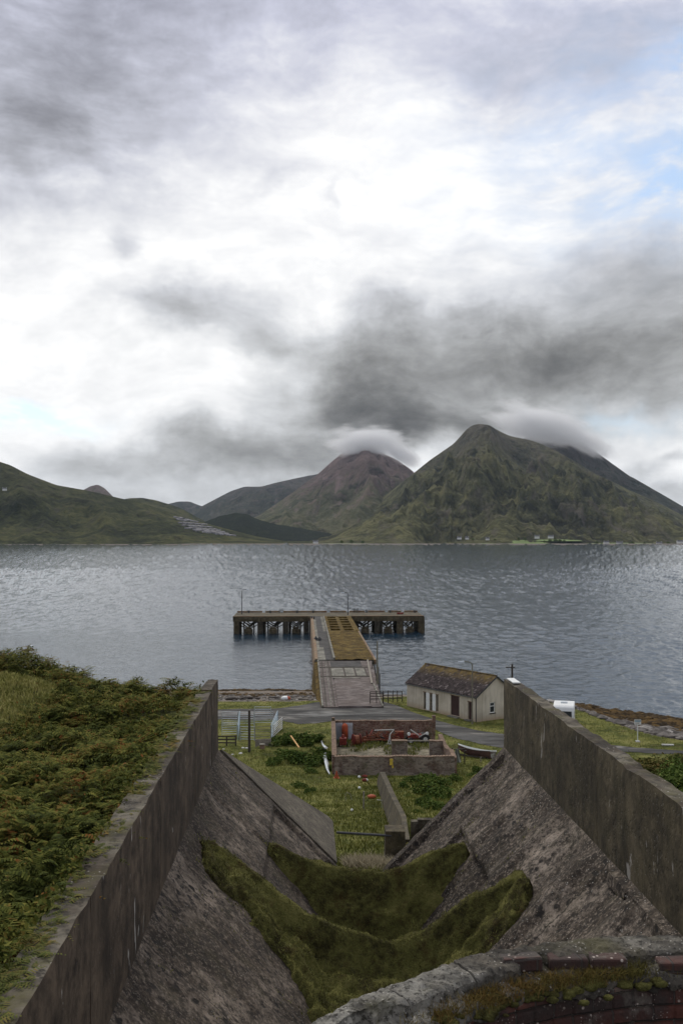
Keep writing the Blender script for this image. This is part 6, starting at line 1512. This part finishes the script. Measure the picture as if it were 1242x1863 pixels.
# individual bushes
protos = []
for sd in (21, 22, 23):
    protos.append(leaf_cloud(1500, 1.0, sd, .17, .72, 10, .42))
pme = []
BUSH = [  # px, py, radius, label
 (510, 1352, 1.3, 'dark green bush right beside the pen hurdles'), (530, 1346, 1.3, 'bush with the yellow-brown plank leaning on it'), (552, 1352, 1.5, 'broad bush in the middle of the clump between pen and ruin'),
 (572, 1346, 1.2, 'bush at the road end of the clump between pen and ruin'), (520, 1376, 1.2, 'pale green bush low in the clump below the plank'), (545, 1384, 1.5, 'dark bush in the lower part of the clump left of the plastic strip'),
 (572, 1388, 1.3, 'bush just left of the white plastic strip'), (582, 1372, 1.0, 'small bush touching the top of the white plastic strip'), (602, 1380, .9, 'narrow bush squeezed between the plastic strip and the ruin'), (500, 1388, .9, 'small bush at the left foot of the clump'), (566, 1404, .8, 'small round bush on the grass below the plastic strip'),
 (545, 1432, .7, 'small bush above the edge of the wing slab'), (565, 1440, .6, 'little tuft of a bush beside the wing slab edge'),
 (700, 1392, .8, 'weedy bush at the left of the ruin front wall growth'), (722, 1390, 1.1, 'dark bush against the ruin front wall under the partition'), (748, 1392, 1.2, 'dark bush against the middle of the ruin front wall'), (775, 1388, 1.2, 'dark tall bush against the ruin wall right of its middle'), (800, 1392, 1.0, 'bush at the right corner of the ruin front wall'),
 (818, 1398, .8, 'small bush below the fishing net'), (690, 1412, .6, 'small leafy bush at the far end of the retaining wall'),
 (752, 1420, 1.0, 'rounded bush at the left of the right hand field'), (775, 1418, 1.2, 'wide dark bush at the centre top of the right hand field'), (800, 1428, 1.1, 'dark bush in the centre of the right hand field'), (772, 1440, 1.2, 'dark spreading bush lower left in the right hand field'), (800, 1450, 1.3, 'biggest dark bush low in the right hand field'), (826, 1420, .9, 'bush at the right of the field beside the slope edge'),
 (792, 1470, 1.0, 'bush at the bottom of the right hand field by the concrete slope'), (770, 1462, .8, 'small bush at the lower left of the right hand field'), (735, 1430, .7, 'small dark bush right beside the retaining wall top'), (745, 1448, .5, 'tiny bush alone on the light grass right of the retaining wall'),
 (870, 1402, .9, 'dark bush at the edge of the right slope below the dinghy'), (856, 1412, .8, 'bush between the dinghy and the right slope edge'), (600, 1398, .6, 'small bush at the left corner of the ruin front wall'),
 (762, 1476, .5, 'tiny bush near the low mossy wall'),
]
for i, (px, py, r, lab) in enumerate(BUSH):
    p = GP(px, py + 3); k = i % 3
    if k == i: o = np_mesh('bush', protos[k][0], protos[k][1], 'gorse_leaf'); pme.append(o.data)
    else: o = bpy.data.objects.new('bush', pme[k]); col.objects.link(o)
    o.location = p - Vector((0, 0, .12)); o.rotation_euler = (0, 0, random.uniform(0, 6.3)); s = r*(.95 if px < 610 else .74); o.scale = (s*1.15, s, s*random.uniform(.75, 1.0)); tag(o, lab, 'bush', 'bushes in the rough fields')
# rough vegetation behind the right wall and bushes by the road
v_, f_ = leaf_cloud(2600, 1.0, 40, .10, .7, 12, .42); ame = None
for i, (px, py, r, lab, m_) in enumerate(((1205, 1404, 1.9, 'russet bush below the road behind the right wall', 'autumn_leaf'), (1235, 1420, 2.2, 'dark green bush at the right edge behind the wall', 'gorse_leaf'), (1180, 1396, 1.2, 'low russet bush nearest the wall below the road', 'autumn_leaf'), (1228, 1392, 1.4, 'brown bush just under the road at the right edge', 'autumn_leaf'), (1255, 1440, 2.0, 'green bush at the bottom right behind the wall coping', 'gorse_leaf'), (1210, 1425, 1.6, 'russet green bush hugging the right wall coping', 'autumn_leaf'))):
    p = GP(px, py + 3); o = np_mesh('bush', v_, f_, m_); o.location = p - Vector((0, 0, .2)); o.rotation_euler.z = i*1.3; o.scale = (r*1.2, r, r*.8); tag(o, lab, 'bush', 'bushes behind the right wall')
X = 18 + 30*rs.random(26000); Y = 60 + 50*rs.random(26000); k = (X < .36*Y) & (X > (.24 + .04*rs.random(len(X)))*Y) & (Y < 92.5); X, Y = X[k], Y[k]; B = np.stack([X, Y, ground_z(X, Y)-.03], 1); v_, f_ = blades(B, rs, (.10, .30), .03, 1.2); tag(np_mesh('grass', v_, f_, 'autumn_leaf'), kind='stuff')

# ------------------------------------------------------------------ shore: weed, boulders, driftwood
def lumps(n, X, Y, size, flat, mat, name, rs):
    vs_, fs_ = [], []
    bm = bmesh.new(); bmesh.ops.create_icosphere(bm, subdivisions=1, radius=1); iv = np.array([v.co[:] for v in bm.verts]); it = np.array([[v.index for v in f.verts] for f in bm.faces]); bm.free()
    S = size[0] + (size[1]-size[0])*rs.random(n)**2.2; z = ground_z(X, Y); a = rs.random(n)*PI
    nz_ = 1 + .45*(rs.random((n, len(iv), 1))-.5)
    q = iv[None]*nz_*S[:, None, None]*np.array([1.25, .95, flat]); c, s = np.cos(a)[:, None], np.sin(a)[:, None]
    x_ = q[:, :, 0]*c - q[:, :, 1]*s; y_ = q[:, :, 0]*s + q[:, :, 1]*c
    Vv = np.stack([x_ + X[:, None], y_ + Y[:, None], q[:, :, 2] + z[:, None] + .1*S[:, None]], 2).reshape(-1, 3); Ff = (it[None] + (np.arange(n)*len(iv))[:, None, None]).reshape(-1, 3)
    return tag(np_mesh(name, Vv, Ff, mat), kind='stuff')
n = 2600; X = 20 + 45*rs.random(n); g, w_ = grass_edge(X), water_edge(X); t = rs.random(n); Y = g + (w_-g)*(.02 + .34*t); lumps(n, X, Y, (.10, .75), .6, 'rock', 'shore_rocks', rs)
n = 7000; X = 18 + 50*rs.random(n); g, w_ = grass_edge(X), water_edge(X); t = rs.random(n); Y = g + (w_-g)*(.24 + .82*t); lumps(n, X, Y, (.15, .7), .5, 'seaweed', 'seaweed', rs)
n = 2200; X = -45 + 47*rs.random(n); g, w_ = grass_edge(X), water_edge(X); Y = g + (w_-g)*(.02 + .5*rs.random(n)**.8); lumps(n, X, Y, (.06, .35), .5, 'rock', 'shore_rocks', rs)
n = 2600; X = -45 + 47*rs.random(n); g, w_ = grass_edge(X), water_edge(X); Y = g + (w_-g)*np.clip(.5 + .06*rs.normal(size=n) + .06*np.sin(X*.7), 0, 1); lumps(n, X, Y, (.08, .35), .4, 'seaweed', 'seaweed', rs)
n = 1500; X = -45 + 47*rs.random(n); g, w_ = grass_edge(X), water_edge(X); Y = g + (w_-g)*(.9 + .12*rs.random(n)); lumps(n, X, Y, (.1, .4), .35, 'seaweed', 'seaweed', rs)
for (px, py, dx, s, lab) in ((425, 1276, 2.0, .22, 'dark driftwood log on the beach nearest the left wall'), (455, 1272, 2.6, .18, 'long thin driftwood log in the middle of the left beach'), (548, 1276, 3.4, .16, 'bleached driftwood pole beside the pier root'), (500, 1270, 1.8, .2, 'short dark driftwood log left of the white buoy')):
    p = G(px, py, 2.6); p.z = gz(p.x, p.y) + .1; mb = MB().tube([p + Vector((-dx/2, 0, 0)), p + Vector((0, .1, .06)), p + Vector((dx/2, -.1, 0))], [s*.8, s, s*.5], 7); tag(mb.build('driftwood', 'weathered_wood' if 'bleached' in lab else 'dark_wood', origin=p), lab, 'driftwood')
# grass tussocks at road edges
n = 30000; X = -24 + 60*rs.random(n); Y = 96 + 36*rs.random(n); P_ = np.stack([X, Y], 1)
yt = np.interp(X, TA[:, 0], TA[:, 1]); yb_ = np.interp(X, BA[:, 0], BA[:, 1]); ge = grass_edge(X)
k = ((Y > yt - .1) | (Y < yb_ + .1)) & (Y < ge) & ~((X > -1.2) & (X < 10.2) & (Y < 102.6)) & ~((X > 8) & (X < 21) & (Y > 111) & (Y < 126)) & ~((X > -3) & (X < 5.5) & (Y > 119.5)) & ~((X > -13) & (X < -6.6) & (Y > 100) & (Y < 111))
X, Y = X[k], Y[k]; B = np.stack([X, Y, ground_z(X, Y)-.03], 1); v_, f_ = blades(B, rs, (.06, .2), .03, .9); tag(np_mesh('grass', v_, f_, 'grass_blade'), kind='stuff')

# ------------------------------------------------------------------ sea air
hz = MB().box(-7000, -60, -8, 9000, 13500, 760).build('haze', 'sea'); hz.data.materials.clear()
hm = bpy.data.materials.new('haze_air'); hm.use_nodes = True
for n_ in list(hm.node_tree.nodes): hm.node_tree.nodes.remove(n_)
pv = hm.node_tree.nodes.new('ShaderNodeVolumePrincipled'); pv.inputs['Color'].default_value = (0.68, 0.82, 1.0, 1); pv.inputs['Density'].default_value = 0.000014
ho = hm.node_tree.nodes.new('ShaderNodeOutputMaterial'); hm.node_tree.links.new(pv.outputs[0], ho.inputs['Volume']); hz.data.materials.append(hm); tag(hz, kind='stuff')
